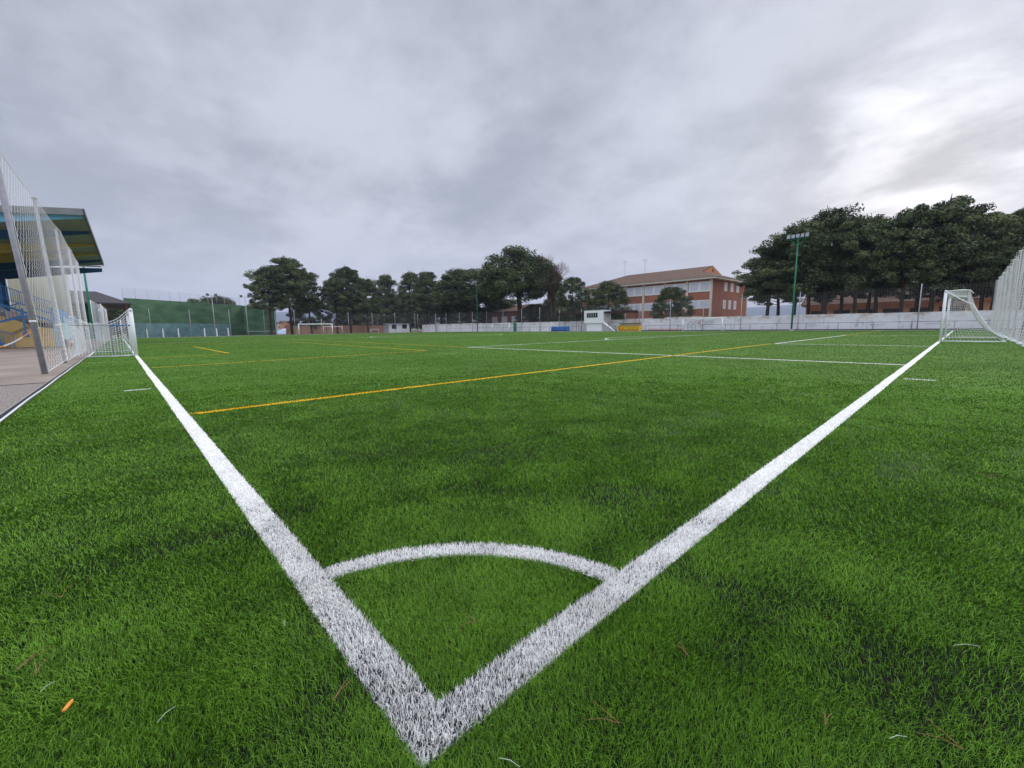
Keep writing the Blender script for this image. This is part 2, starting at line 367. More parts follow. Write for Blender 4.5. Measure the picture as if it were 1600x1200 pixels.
def regions(x, y):
    lw = .12; gw = .11
    W2 = W/2; out = {}
    out['left_touchline'] = seg(x, y, .06, 0, .06, LN, lw)
    out['near_goal_line'] = seg(x, y, 0, .06, W, .06, lw)
    out['corner_arc'] = arc(x, y, 0, 0, .95, .10, (x > 0) & (y > 0))
    out['far_touchline'] = seg(x, y, W-.06, 0, W-.06, LN, lw)
    out['far_goal_line'] = seg(x, y, 0, LN-.06, W, LN-.06, lw)
    out['corner_distance_mark'] = seg(x, y, -.45, 9.1, -.08, 9.1, .09)
    out['corner_distance_mark.001'] = seg(x, y, 9.67, -.52, 9.67, -.08, .09)
    pa = seg(x, y, 12.95, 0, 12.95, 17.0, lw) | seg(x, y, W-12.95, 0, W-12.95, 17.0, lw) | seg(x, y, 12.9, 17.0, W-12.9, 17.0, lw)
    pa |= arc(x, y, W2, 11, 9.15, lw, y > 17.0)
    out['penalty_area'] = pa
    out['goal_area'] = seg(x, y, W2-9.16, 0, W2-9.16, 5.7, lw) | seg(x, y, W2+9.16, 0, W2+9.16, 5.7, lw) | seg(x, y, W2-9.16, 5.7, W2+9.16, 5.7, lw)
    out['halfway_line'] = seg(x, y, 0, 50.5, W, 50.5, lw) | arc(x, y, W2, 50.5, 9.15, lw)
    out['far_penalty_area'] = seg(x, y, 12.9, LN-16.5, W-12.9, LN-16.5, lw) | seg(x, y, 12.9, LN-16.5, 12.9, LN, lw) | seg(x, y, W-12.9, LN-16.5, W-12.9, LN, lw)
    ws = np.zeros(len(x), bool)
    for k in out: ws |= out[k]
    g = 0.085
    out['yellow_sideline'] = seg(x, y, .12, 5.62, W2-9.1, 5.85, gw) | seg(x, y, W2+9.2, 5.8, W-.1, 5.8, gw)
    out['yellow_small_pitch_box'] = seg(x, y, .12, 15.0, 9.85, 15.95, g) | seg(x, y, 9.85, 15.9, 10.7, 41, g) | seg(x, y, .12, 40.6, 10.7, 41, g)
    out['yellow_small_goal_area'] = seg(x, y, 3.22, 22.3, 3.28, 35.5, g*1.25) | seg(x, y, .12, 20.9, 3.0, 21.9, g*.9)
    out['yellow_offside_line'] = seg(x, y, 12.95, 17.1, 13.9, 48, g)
    out['yellow_far_sideline'] = seg(x, y, .12, 48, W-.1, 48, g) | seg(x, y, .12, 54, W-.1, 54, g)
    out['yellow_far_box'] = seg(x, y, W-10, 15, W-10, 40, g) | seg(x, y, W-10, 15, W-.1, 15, g) | seg(x, y, W-10, 40, W-.1, 40, g)
    for k in out:
        if k.startswith('yellow'): out[k] &= ~ws
    return out
def make_blades():
    NB = 2000000
    u = rng.random(NB); r = .55*(150/.55)**u
    az = CYA + (rng.random(NB)-.5)*2*R_(66)
    # extra density close by, where every fibre shows
    NX = 40
    r2 = .55*(3.4/.55)**rng.random(NX); az2 = CYA+(rng.random(NX)-.5)*2*R_(62)
    r = np.concatenate([r, r2]); az = np.concatenate([az, az2])
    x = CC[0]+r*np.sin(az); y = CC[1]+r*np.cos(az)
    dens = 97000/r**2*(NB/1.25e6)
    lin_ = np.zeros(len(r), bool)
    for v in regions(x, y).values(): lin_ |= v
    cap = (78000+18000*np.clip(r-1, 0, 2))*np.where(lin_, 1.5, 1)
    ok = (rng.random(len(r)) < np.minimum(1, cap/dens)) & (x > -1.49) & (x < 67.25) & (y > -2.65) & (y < 103.9)
    x, y, r = x[ok], y[ok], r[ok]
    # bare patches where the black rubber infill shows
    bald = vnoise(x, y, .55, 1)*.6+vnoise(x, y, .17, 2)*.4
    near = np.clip(1-np.hypot(x-.9, y+.1)/2.6, 0, 1)
    lines0 = np.zeros(len(x), bool)
    for k, v in regions(x, y).items(): lines0 |= v
    keep = rng.random(len(x)) > np.where(lines0, np.clip(.70-.8*np.hypot(x, y), 0, .55)+np.clip((bald-.6)*1.5, 0, .2)*(near > .1), np.clip((bald-.60+.13*near)*2.8, 0, .60))
    x, y, r, bald = x[keep], y[keep], r[keep], bald[keep]
    n = len(x)
    reg = regions(x, y)
    iswhite = np.zeros(n, bool)
    for k in reg: iswhite |= reg[k]
    # lines: slightly clumped tufts
    h = (.0160+.0095*rng.random(n))*(1-.30*np.clip((r-2)/14, 0, 1))
    wd = np.maximum(.00112, .00104*r)*(.75+.5*rng.random(n))
    brush = vnoise(x, y, .55, 3)*2*math.pi*1.2
    la = brush+rng.normal(0, 1.5, n); lean = .35+.75*rng.random(n)+.35*(vnoise(x, y, .4, 4)-.5)
    lean = np.where(iswhite, lean*.62, lean)
    lx, ly = np.cos(la)*lean, np.sin(la)*lean
    fa = rng.random(n)*math.pi; wx, wy = np.cos(fa)*wd*.5, np.sin(fa)*wd*.5
    tint = np.clip(.56+.40*(vnoise(x, y, .13, 5)-.5)+.20*(vnoise(x, y, 1.7, 6)-.5)+.25*(vnoise(x, y, 7.0, 9)-.5)+rng.normal(0, .30, n), 0, 1)
    # grey-green streaks where the fibre lies flat
    def build(mask, name, m, tn):
        i = np.where(mask)[0]
        if len(i) == 0: return None
        near = i[r[i] < 9]; far = i[r[i] >= 9]; V = []; F = []; T = []; b0 = 0
        if len(near):
            j = near; B = np.stack([x[j], y[j], np.zeros(len(j))], 1); Wv = np.stack([wx[j], wy[j], np.zeros(len(j))], 1)
            L = np.stack([lx[j], ly[j], np.zeros(len(j))], 1); hh = h[j][:, None]; Z = np.array([[0, 0, 1.0]])
            mid = B+Z*hh*.62+L*hh*.22; tip = B+Z*hh*.98+L*hh*.95-Z*hh*.10*(lean[j][:, None])
            vv = np.stack([B-Wv, B+Wv, mid+Wv*.9, mid-Wv*.9, tip], 1).reshape(-1, 3)
            k = np.arange(len(j))[:, None]*5
            F += [k+np.array([[0, 1, 2, 3]]), k+np.array([[3, 2, 4]])]; V.append(vv); T.append(np.repeat(tn[j], 5)); b0 = len(vv)
        if len(far):
            j = far; B = np.stack([x[j], y[j], np.zeros(len(j))], 1); Wv = np.stack([wx[j], wy[j], np.zeros(len(j))], 1)
            L = np.stack([lx[j], ly[j], np.zeros(len(j))], 1); hh = h[j][:, None]
            tip = B+np.array([[0, 0, 1.0]])*hh*.9+L*hh*.9
            vv = np.stack([B-Wv, B+Wv, tip], 1).reshape(-1, 3)
            F.append(np.arange(len(j))[:, None]*3+b0+np.array([[0, 1, 2]])); V.append(vv); T.append(np.repeat(tn[j], 3))
        # merge same-size faces
        me = npmesh(name, np.concatenate(V), F, tint=np.concatenate(T))
        return link(name, me, m)
    o = build(~iswhite, 'artificial_grass', M['blade'], tint)
    tag(o, 'green artificial grass fibres covering the whole football pitch', 'artificial grass', kind='stuff')
    used = np.zeros(n, bool)
    names = {'left_touchline': 'touchline_marking', 'near_goal_line': 'goal_line_marking', 'corner_arc': 'corner_arc_marking', 'far_touchline': 'touchline_marking', 'far_goal_line': 'goal_line_marking',
             'corner_distance_mark': 'distance_mark', 'corner_distance_mark.001': 'distance_mark', 'penalty_area': 'penalty_area_marking', 'goal_area': 'goal_area_marking', 'halfway_line': 'centre_marking', 'far_penalty_area': 'penalty_area_marking',
             'yellow_sideline': 'yellow_line_marking', 'yellow_small_pitch_box': 'yellow_box_marking', 'yellow_small_goal_area': 'yellow_goal_area_marking', 'yellow_offside_line': 'yellow_offside_marking', 'yellow_far_sideline': 'yellow_line_marking', 'yellow_far_box': 'yellow_box_marking'}
    tw = np.clip(.6+rng.normal(0, .30, n), 0, 1)
    for k in reg:
        mk = reg[k] & ~used; used |= reg[k]
        q = build(mk, names[k], M['yblade'] if k.startswith('yellow') else M['wblade'], tw)
        if q: tag(q, kind='structure'); MK[k] = q
MK = {}
make_blades()
MWS = mat('white_marking_fibre_mat', (.77, .765, .745), .8, .06, 6, spec=.2); MYS = mat('yellow_marking_fibre_mat', (.72, .44, .012), .8, .08, 6, spec=.2)
def crumb(m):
    """black rubber crumb shows between the white fibres close to the corner"""
    t = m.node_tree; b = t.nodes['Principled BSDF']; src = b.inputs['Base Color'].links[0].from_socket
    g = t.nodes.new('ShaderNodeNewGeometry'); ln = t.nodes.new('ShaderNodeVectorMath'); ln.operation = 'LENGTH'; t.links.new(g.outputs['Position'], ln.inputs[0])
    n = t.nodes.new('ShaderNodeTexNoise'); n.inputs['Scale'].default_value = 120; n.inputs['Detail'].default_value = 3; t.links.new(g.outputs['Position'], n.inputs['Vector'])
    n2_ = t.nodes.new('ShaderNodeTexNoise'); n2_.inputs['Scale'].default_value = 5; n2_.inputs['Detail'].default_value = 4; t.links.new(g.outputs['Position'], n2_.inputs['Vector'])
    r = t.nodes.new('ShaderNodeMapRange'); r.inputs[1].default_value = 0; r.inputs[2].default_value = 3.4; r.inputs[3].default_value = .52; r.inputs[4].default_value = 0.0; t.links.new(ln.outputs['Value'], r.inputs[0])
    a = t.nodes.new('ShaderNodeMath'); a.operation = 'ADD'; t.links.new(r.outputs[0], a.inputs[0]); t.links.new(n.outputs[0], a.inputs[1])
    c = t.nodes.new('ShaderNodeMath'); c.operation = 'MULTIPLY_ADD'; t.links.new(n2_.outputs[0], c.inputs[0]); c.inputs[1].default_value = .6; t.links.new(a.outputs[0], c.inputs[2])
    q = t.nodes.new('ShaderNodeMapRange'); q.inputs[1].default_value = .96; q.inputs[2].default_value = 1.22; t.links.new(c.outputs[0], q.inputs[0])
    mx = t.nodes.new('ShaderNodeMix'); mx.data_type = 'RGBA'; t.links.new(q.outputs[0], mx.inputs[0]); t.links.new(src, mx.inputs[6]); mx.inputs[7].default_value = (.02, .02, .024, 1)
    t.links.new(mx.outputs[2], b.inputs['Base Color'])
crumb(MWS)
def strip(name, pts, w_, m, closed=False):
    b = MB(); P = [np.array(p, float) for p in pts]
    for p, q in zip(P, P[1:]):
        L = np.linalg.norm(q-p); d = (q-p)/L; n_ = np.array([-d[1], d[0]]); k = max(1, int(L/.8)); jit = rng.normal(0, .004, k+1); V = []
        for i in range(k+1): c = p+d*L*i/k+n_*jit[i]; V += [(*(c-n_*w_/2), .004), (*(c+n_*w_/2), .004)]
        b.add(V, [(2*i, 2*i+2, 2*i+3, 2*i+1) for i in range(k)])
    return b
W2 = W/2
def cir(cx, cy, r, a0, a1, n=40): return [(cx+r*math.cos(a0+(a1-a0)*i/n), cy+r*math.sin(a0+(a1-a0)*i/n)) for i in range(n+1)]
aD = math.asin(6/9.15)
KEYS = dict(corner_arc_strip=['corner_arc'], touchline_strip=['left_touchline', 'far_touchline'], goal_line_strip=['near_goal_line', 'far_goal_line'], penalty_area_strip=['penalty_area'], goal_area_strip=['goal_area'], centre_strip=['halfway_line'], centre_circle_strip=['halfway_line'],
            distance_mark_strip=['corner_distance_mark', 'corner_distance_mark.001'], yellow_line_strip=['yellow_sideline', 'yellow_far_sideline'], yellow_box_strip=['yellow_small_pitch_box', 'yellow_far_box'], yellow_goal_area_strip=['yellow_small_goal_area'], yellow_offside_strip=['yellow_offside_line'])
for nm, segs, w_, m in (
    ('touchline_strip', [[(.06, 0), (.06, LN)]], .12, MWS), ('touchline_strip', [[(W-.06, .12), (W-.06, LN)]], .12, MWS), ('goal_line_strip', [[(.125, .06), (W-.12, .06)]], .12, MWS), ('goal_line_strip', [[(.12, LN-.06), (W-.12, LN-.06)]], .12, MWS),
    ('corner_arc_strip', [cir(0, 0, .95, math.asin(.135/.95), math.acos(.135/.95), 24)], .10, MWS),
    ('penalty_area_strip', [[(12.95, .12), (12.95, 16.94)], [(W-12.95, .12), (W-12.95, 16.94)], [(12.89, 17), (W-12.89, 17)], cir(W2, 11, 9.15, aD+.02, math.pi-aD-.02)], .12, MWS),
    ('goal_area_strip', [[(W2-9.16, .12), (W2-9.16, 5.64)], [(W2+9.16, .12), (W2+9.16, 5.64)], [(W2-9.22, 5.7), (W2+9.22, 5.7)]], .12, MWS),
    ('centre_strip', [[(.13, 50.5), (W-.13, 50.5)]], .12, MWS), ('centre_circle_strip', [cir(W2, 50.5, 9.15, .02, math.pi-.02)], .12, MWS), ('centre_circle_strip', [cir(W2, 50.5, 9.15, math.pi+.02, 2*math.pi-.02)], .12, MWS),
    ('distance_mark_strip', [[(-.43, 9.1), (-.1, 9.1)]], .07, MWS), ('distance_mark_strip', [[(9.67, -.5), (9.67, -.1)]], .07, MWS),
    ('yellow_line_strip', [[(.2, 5.62), (W2-9.3, 5.85)], [(W2+9.3, 5.8), (W-.2, 5.8)]], .10, MYS),
    ('yellow_box_strip', [[(.2, 15), (9.8, 15.95)], [(9.85, 16.0), (10.7, 40.9)], [(.2, 40.6), (10.6, 41)]], .085, MYS),
    ('yellow_goal_area_strip', [[(3.22, 22.3), (3.28, 35.5)], [(.2, 20.9), (3.0, 21.9)]], .085, MYS), ('yellow_offside_strip', [[(12.96, 17.2), (13.9, 47.8)]], .085, MYS),
    ('yellow_line_strip', [[(.2, 48), (W-.2, 48)]], .085, MYS), ('yellow_box_strip', [[(W-10, 15), (W-10, 40)], [(W-9.9, 15), (W-.2, 15)], [(W-9.9, 40), (W-.2, 40)]], .085, MYS)):
    b = MB()
    for sgm in segs:
        q = strip(nm, sgm, w_, m); b.add(q.v, q.f)
    cand = KEYS[nm].pop(0) if len(KEYS[nm]) > 1 else KEYS[nm][0]
    o = b.build('marking_base', m, MK.get(cand))
    if cand not in MK: tag(o, kind='structure')
# painted cloth edge of the turf along the left border
b = MB(); pts = [(-1.505+.006*math.sin(i*.9), -2.7+i*.6, .0) for i in range(0, 62)]
for p, q in zip(pts, pts[1:]): b.add([(p[0]-.012, p[1], .028), (p[0]+.022, p[1], .036), (q[0]+.022, q[1], .036), (q[0]-.012, q[1], .028)], [(0, 1, 2, 3)])
tag(b.build('turf_border_line', M['white']), kind='structure')

# ------------------------------------------------------------------ litter on the turf
rn = random.Random(5)
def needle_pair(px, py, L, ang, m, label, spread=.35):
    p = at(px, py, 2, .035); t = empty('pine_needle', (p[0], p[1], .026), ang)
    tag(t, label, 'pine needle', 'dry pine needles lying on the turf')
    for s in (1, -1):
        mb = MB(); mb.tube([(0, 0, 0), (L*.5, s*spread*L*.35, .006), (L, s*spread*L, .001)], [.0009, .0008, .0005], 5); mb.build('needle', m, t)
needle_pair(95, 930, .085, 1.7, M['needle'], 'bent brown pine needle pair low on the left turf, above the orange stub', .5)
needle_pair(22, 1045, .10, .9, M['needle'], 'long brown pine needle pair at the left edge of the turf', .12)
needle_pair(55, 1050, .07, 1.5, M['needle'], 'curled brown pine needle pair just above the orange stub', .2)
needle_pair(745, 968, .05, 2.2, M['needle'], 'small reddish pine needle pair inside the white corner quadrant', .7)
needle_pair(520, 1090, .07, .55, M['needle'], 'brown pine needle pair left of the corner tip', .1)
needle_pair(968, 1125, .075, 1.9, M['needle'], 'reddish pine needle pair right of the corner tip, near the bottom edge', .4)
needle_pair(1548, 745, .13, .2, M['needle'], 'tan pine needle pair far right beyond the goal line', .5)
needle_pair(1505, 1165, .07, 1.4, M['needle'], 'curled tan pine needle pair at the bottom right of the turf', .5)
needle_pair(1290, 1128, .05, .1, M['needle'], 'short reddish pine needle pair low on the right turf', .2)
needle_pair(1075, 1020, .05, 1.1, M['needle'], 'yellowish pine needle pair on the turf below the goal line', .2)
def fibre(px, py, L, ang, label):
    p = at(px, py, 2, .035); t = MB().tube([(0, 0, 0), (L*.5, .003, .001), (L, 0, -.004)], [.0006, .0008, .0005], 5).build('loose_fibre', M['paleneedle'])
    t.location = (p[0], p[1], .028); t.rotation_euler = (0, 0, ang); tag(t, label, 'fibre', 'loose pale fibres lying on the turf')
fibre(1390, 1150, .05, -.6, 'pale loose fibre near the bottom edge, right of centre')
fibre(1490, 1005, .08, -.75, 'long pale loose fibre on the right turf')
fibre(245, 1125, .05, .7, 'pale loose fibre low on the left turf')
fibre(62, 1078, .04, .9, 'pale loose fibre beside the curled brown needle')
fibre(780, 1180, .05, -1.1, 'pale loose fibre at the bottom edge beside the corner tip')
fibre(445, 975, .04, 1.3, 'pale loose fibre just left of the touchline')
p = at(106, 1100, 2, .03); t = empty('plastic_stub', (p[0], p[1], .026), 1.15); tag(t, 'small orange plastic stub lying in the turf at lower left', 'plastic stub')
MB().tube([(-.017, 0, 0), (-.010, 0, 0), (.012, 0, 0)], [.0045, .005, .0048], 10).build('barrel', M['stub'], t, True)
MB().tube([(.0122, 0, 0), (.018, 0, .001)], [.0046, .002], 10).build('tip', M['yellowbench'], t, True)

# ------------------------------------------------------------------ ball-stop net behind the left goal
t = empty('ball_stop_net', (-1.9, 15.3, 0)); tag(t, 'tall white ball stop net on grey posts along the left side behind the small goal', 'net')
PY = [0, 5.6, 11.2, 16.8, 22.4]
HN = 5.5
for i, yy in enumerate(PY):
    ln_ = (-.26, -.12, -.05, 0, 0)[i]
    b = MB(); b.tube([(0, yy, -.03), (ln_, yy, HN)], .058 if i == 0 else .045, 14); o = b.build('post', M['galv'], t, True)
    MB().tube([(ln_, yy, HN+.001), (ln_, yy, HN+.03)], .068, 12).build('post_cap', M['galv'], o)
    MB().tube([(ln_*.24, yy, 1.30), (ln_*.24, yy, 1.345)], .068, 14).build('clamp', M['white'], o, True)
def fnL(u, v):
    y = u*22.4; k = (u*4) % 1; sag = 4*k*(1-k)
    top = HN-.05-.22*sag; z = .05+.12*sag+(top-.05)*v
    x = .075-.26*max(0, 1-y/11)*v+.045*sag*math.sin(math.pi*min(1, v*1.1))+.35*(1-v)**3*sag*.35
    return (x, y, z)
surf_net('netting', fnL, 68, 18, .0024, M['net'], t, diag=True, sv=1)
surf_net('edge_rope', fnL, 1, 1, .009, M['net'], t, su=60, sv=12)
# ball-stop net right behind the goal line
t = empty('ball_stop_net', (22, -2.62, 0)); tag(t, 'dense white ball stop net hanging in folds at the right edge behind the large goal', 'net')
for k in range(9):
    MB().tube([(k*5.25, -.1, -.03), (k*5.25, -.1, 5.0)], .05, 10).build('post', M['galv'], t, True)
def fnR(u, v):
    x = u*42; k = (u*8) % 1; sag = 4*k*(1-k)
    return (x, .06+.10*math.sin(x*5.1+v*.8)+.05*math.sin(x*11.3)+.12*(1-v)**4, .02+(4.95-.22*sag)*v)
surf_net('netting', fnR, 330, 36, .0036, M['net'], t, su=1, sv=.35)
MB().tube([fnR(u, 0) for u in np.linspace(0, 1, 90)], .03, 5).build('bottom_rope', M['net'], t)
MB().tube([fnR(u, 1) for u in np.linspace(0, 1, 90)], .015, 5).build('top_rope', M['net'], t)

# ------------------------------------------------------------------ goals
def goal(name, loc, rz, span, H, r, label, style, group=None):
    """local: posts along x from 0..span at y=0, net towards -y"""
    t = empty(name, loc, rz); tag(t, label, 'goal', group)
    for x in (0, span): MB().tube([(x, 0, 0), (x, 0, H-r*.9)], r, 14).build('post', M['white'], t, True)
    MB().tube([(-r, 0, H-r), (span+r, 0, H-r)], r, 14).build('crossbar', M['white'], t, True)
    return t
# large goal on the near goal line (right)
gx = W/2-3.66
t = goal('football_goal', (gx, .02, 0), 0, 7.32, 2.5, .06, 'large white football goal with netting pulled back, at the right end of the goal line', 0)
for x in (0, 7.32):
    MB().tube([(x, 0, 2.44), (x, -.55, 2.47), (x, -.80, 2.44), (x, -.92, 2.28)], .022, 8).build('net_arm', M['white'], t, True)
back = [(-.06, 2.46), (-.78, 2.46), (-1.0, 1.75), (-1.25, 1.15), (-1.6, .55), (-2.1, .08)]
def prof(v):
    k = v*(len(back)-1); i = min(int(k), len(back)-2); f = k-i
    return (back[i][0]*(1-f)+back[i+1][0]*f, back[i][1]*(1-f)+back[i+1][1]*f)
def fnB(u, v):
    y, z = prof(v); s = math.sin(math.pi*u)
    return (u*7.32, y+.12*s*math.sin(math.pi*v), z-.16*s*math.sin(math.pi*min(1, v*2.4))-.05*s)
surf_net('netting', fnB, 60, 30, .0042, M['net'], t, su=.4, sv=1)
for x in (0, 7.32):
    def fnS(u, v, x=x):
        y, z = prof(v); f = u
        return (x+.03*math.sin(u*3.1), -.06*(1-f)+y*f, (z if v < .2 else 2.44*(1-(v-.2)/.8)+.05)*(1-f)+z*f if True else z)
    surf_net('side_netting', fnS, 16, 24, .0042, M['net'], t, su=.5, sv=1)
MB().tube([(0, -.05, .03), (0, -2.1, .03), (7.32, -2.1, .03), (7.32, -.05, .03)], .028, 8).build('ground_bar', M['white'], t, True)
MB().tube([(0, -.05, 2.40), (.02, -.5, 2.05), (0, -.95, 1.75), (0, -1.25, 1.15), (0, -1.6, .55), (0, -2.1, .08)], .028, 6).build('gathered_net', M['net'], t, True)

# small folding goals on the touchlines: local posts along x -> world y
def small_goal(x, yc, rz, label, full):
    t = goal('small_goal', (x, yc, 0), rz, 6.0, 2.06, .075 if full else .085, label, 1, 'seven-a-side goals along the touchlines')
    return t
t = small_goal(.06, GF+3, -math.pi/2, 'small white goal on the left touchline, net tied back to the grey posts', True)
# local x = 6 is the near post (y=24), local -y = towards -x
def curve(p, q, sag, n=10): return [tuple(np.array(p)*(1-s)+np.array(q)*s-np.array([0, 0, sag*4*s*(1-s)])) for s in np.linspace(0, 1, n)]
def topedge(u):                                # u=0 post .. 1 fence post
    tb = [(0, 2.0), (.08, 1.86), (.2, 1.62), (.36, 1.47), (.55, 1.38), (.68, 1.38), (.8, 1.45), (1, 1.72)]
    return (-.06-1.80*u, float(np.interp(u, [a for a, _ in tb], [c for _, c in tb])))
for x in (0.0, 6.0):
    def fs(u, v, x=x):
        y, z = topedge(u); return (x+.06*math.sin(4*u+3*v), y, .06+(z-.06)*v)
    surf_net('side_netting', fs, 18, 16, .0075, M['net'], t, su=1, sv=.5)
    MB().tube([(x, topedge(u)[0], topedge(u)[1]) for u in np.linspace(0, 1, 14)], .014, 6).build('side_rope', M['net'], t)
def fb(u, v):
    return (u*6, -1.90+.12*math.sin(u*17)+.55*v*(1-v)*math.sin(math.pi*u), .06+1.62*v-.55*math.sin(math.pi*u)*v)
surf_net('netting', fb, 54, 16, .0065, M['net'], t, su=.6, sv=.5)
MB().tube([(6.0, -.08, 1.32), (6.0, -.70, 1.33)], .03, 10).build('blue_strut_sleeve', M['bluebench'], t, True)
MB().tube([(6.0, -.705, 1.33), (6.0, -1.95, 1.34)], .014, 8).build('strut', M['galv'], t, True)
MB().tube([(6.0, -.72, .02), (6.0, -.72, 1.30)], .022, 8).build('support_leg', M['galv'], t, True)
MB().tube([(0, -.05, .03), (0, -1.5, .03), (6.0, -1.5, .03), (6.0, -.05, .03)], .026, 8).build('ground_frame', M['white'], t, True)
for y0, y1 in ((-.20, -.42), (-.58, -.80)):
    MB().box((5.955, y0, .005), (6.06, y1, .045)).build('frame_joint', M['white'], t)
MB().tube([(6, -.36, 1.55), (6, -.36, 1.0), (6, -.05, .35)], .022, 8).build('wheel_fork', M['white'], t, True)
for yc, lab in ((GF, 'small white goal on the far touchline in front of the graffiti on the wall'), (GF+47, 'small white goal on the far touchline left of the blue dugout')):
    t = small_goal(W-.06, yc-3, math.pi/2, lab, False)
    def fb2(u, v): return (u*6, -.1-.15*v-1.0*v*v, 2.0-1.95*v)
    surf_net('netting', fb2, 40, 14, .0018, M['net'], t, su=.1, sv=1)
    for x in (0, 6):
        MB().tube([(x, -.02, 2.0), (x, -.5, 1.2), (x, -1.2, .03), (x, -.05, .03)], .018, 6).build('net_frame', M['white'], t, True)
t = goal('football_goal', (W/2+3.66, LN-.02, 0), math.pi, 7.32, 2.5, .10, 'large white football goal standing at the far left end under the pines', 0)
def fb3(u, v): return (u*7.32, -.1-.9*v-.9*v*v, 2.42-2.38*v)
surf_net('netting', fb3, 40, 12, .0015, M['net'], t, su=.1, sv=1)
for x in (0, 7.32): MB().tube([(x, -.05, 2.42), (x, -.7, 2.4), (x, -1.9, .03), (x, -.05, .03)], .02, 6).build('net_frame', M['white'], t, True)
# goal of a practice pitch seen through it
t = goal('practice_goal', (45.4, 118, 0), math.pi, 5.0, 2.0, .06, 'distant small white goal seen through the far large goal', 0)
t = goal('practice_goal', (57.5, 121, 0), math.pi, 2.4, 1.1, .06, 'tiny low white goal frame beyond the far end, between the trunks', 0)

# ------------------------------------------------------------------ grandstand
X0 = -3.95
t = empty('grandstand', (0, 0, 0)); tag(t, 'blue and yellow grandstand with striped cantilever roof at the left edge', 'grandstand')
YN, YF = 49.0, 70.0
# stepped seating body
b = MB(); prof_ = [(X0-.25, 0.0), (X0-.25, 1.45), (-5.2, 1.6), (-6.3, 2.2), (-16, 6.4), (-16, 0)]
b.prism(prof_, 1, YN, YF); b.build('yellow_end_wall', M['yellowwall'], t)
b = MB()
for k in range(10):
    xa = X0-.9-k*.85; b.box((xa-.85, YN+.15, 1.5+k*.40), (xa, YF-.2, 1.90+k*.40))
b.build('seating_steps', M['concrete'], t)
b = MB(); b.box((X0-.24, YN-.02, .0), (X0, YF, 2.0)); b.build('front_wall', M['lightblue'], t)
b = MB(); b.box((X0-.30, YN-.06, 2.0), (X0+.05, YF, 3.05)); b.build('blue_parapet', M['blueband'], t)
for xa, xb in ((X0+.01, X0+.03),):
    b = MB()
    for k in range(3): b.box((X0+.002, YN+.6+k*1.5, .05), (X0+.05, YN+1.2+k*1.5, 1.9))
    b.build('door', M['cream'], t)
MB().box((X0+.06, YN+1.9, 0), (X0+.5, YN+2.3, .55)).build('step_block', M['kerb'], t)
b = MB(); b.box((-8.6, YF-.2, 1.2), (X0-.1, YF, 7.75))
for k in range(30): b.box((-8.6+k*.15, YF-.235, 1.2), (-8.6+k*.15+.06, YF-.2, 7.7))
b.build('cream_wind_screen', M['cream'], t)
b = MB(); b.box((-16, YF-.2, .2), (-8.7, YF-.05, 8.0)); b.build('back_wall', M['beamblue'], t)
b = MB(); b.box((-16.2, YN, 0), (-16.0, YF, 8.2)); b.build('rear_wall', M['roofgrey'], t)
# roof: falls slightly away from the pitch
YA, YB = 38.5, 66.5
def rz_(x): return 8.72+(x+1.2)*.115
def xe(y): return -1.30+.37*(y-38.5)/28
b = MB(); NR = 60
top = []; 
def slab(b, xa, xb, ya, yb, z0, z1):
    P = []
    for z_ in (z0, z1):
        P += [(xa, ya, rz_(xa)+z_), (xe(ya) if xb is None else xb, ya, rz_(xe(ya) if xb is None else xb)+z_), (xe(yb) if xb is None else xb, yb, rz_(xe(yb) if xb is None else xb)+z_), (xa, yb, rz_(xa)+z_)]
    b.add(P, [(3, 2, 1, 0), (4, 5, 6, 7), (0, 1, 5, 4), (1, 2, 6, 5), (2, 3, 7, 6), (3, 0, 4, 7)])
slab(b, -16, None, YA, YB, -.10, .05); o = b.build('roof_sheet', M['roofgrey'], t)
b = MB(); slab(b, -16, None, YA-.06, YA-.002, -.18, .22); b.build('end_fascia', M['roofgrey'], t)
b = MB()
b.add([(xe(YA)+.003, YA-.06, rz_(xe(YA))-.2), (xe(YA)+.08, YA-.06, rz_(xe(YA))-.2), (xe(YA)+.08, YA-.06, rz_(xe(YA))+.22), (xe(YA)+.003, YA-.06, rz_(xe(YA))+.22),
       (xe(YB)+.003, YB, rz_(xe(YB))-.2), (xe(YB)+.08, YB, rz_(xe(YB))-.2), (xe(YB)+.08, YB, rz_(xe(YB))+.22), (xe(YB)+.003, YB, rz_(xe(YB))+.22)],
      [(0, 1, 2, 3), (7, 6, 5, 4), (0, 4, 5, 1), (1, 5, 6, 2), (2, 6, 7, 3), (3, 7, 4, 0)])
b.build('front_fascia', M['darkedge'], t)
for yb_, mm in ((39.0, 'beamlight'), (45.0, 'beamblue'), (51.0, 'beamyellow'), (56.5, 'beamyellow'), (62.0, 'beamblue')):
    xr = xe(yb_)-.04; b = MB()
    pl = [(xr, rz_(xr)-.101), (xr, rz_(xr)-.28), (-8, rz_(-8)-.95), (-15.9, rz_(-15.9)-1.5), (-15.9, rz_(-15.9)-.101)]
    b.prism(pl, 1, yb_-.14, yb_+.14); b.build('roof_beam', M[mm], t)
b = MB(); b.bar((-14, 65.3, 7.9), (-1.05, 65.3, 8.35), .2, .12); b.build('white_gutter', M['white'], t)
b = MB(); b.prism([(-1.05, 8.22), (-1.05, 7.85), (-8, 6.6), (-15.9, 6.2), (-15.9, 7.4)], 1, 65.8, 66.1); b.build('roof_beam', M['beamblue'], t)
for y in (YN+4, YN+9.5, YN+15): MB().box((-8.35, y-.13, 3.2), (-8.05, y+.13, 7.9)).build('roof_column', M['beamblue'], t)
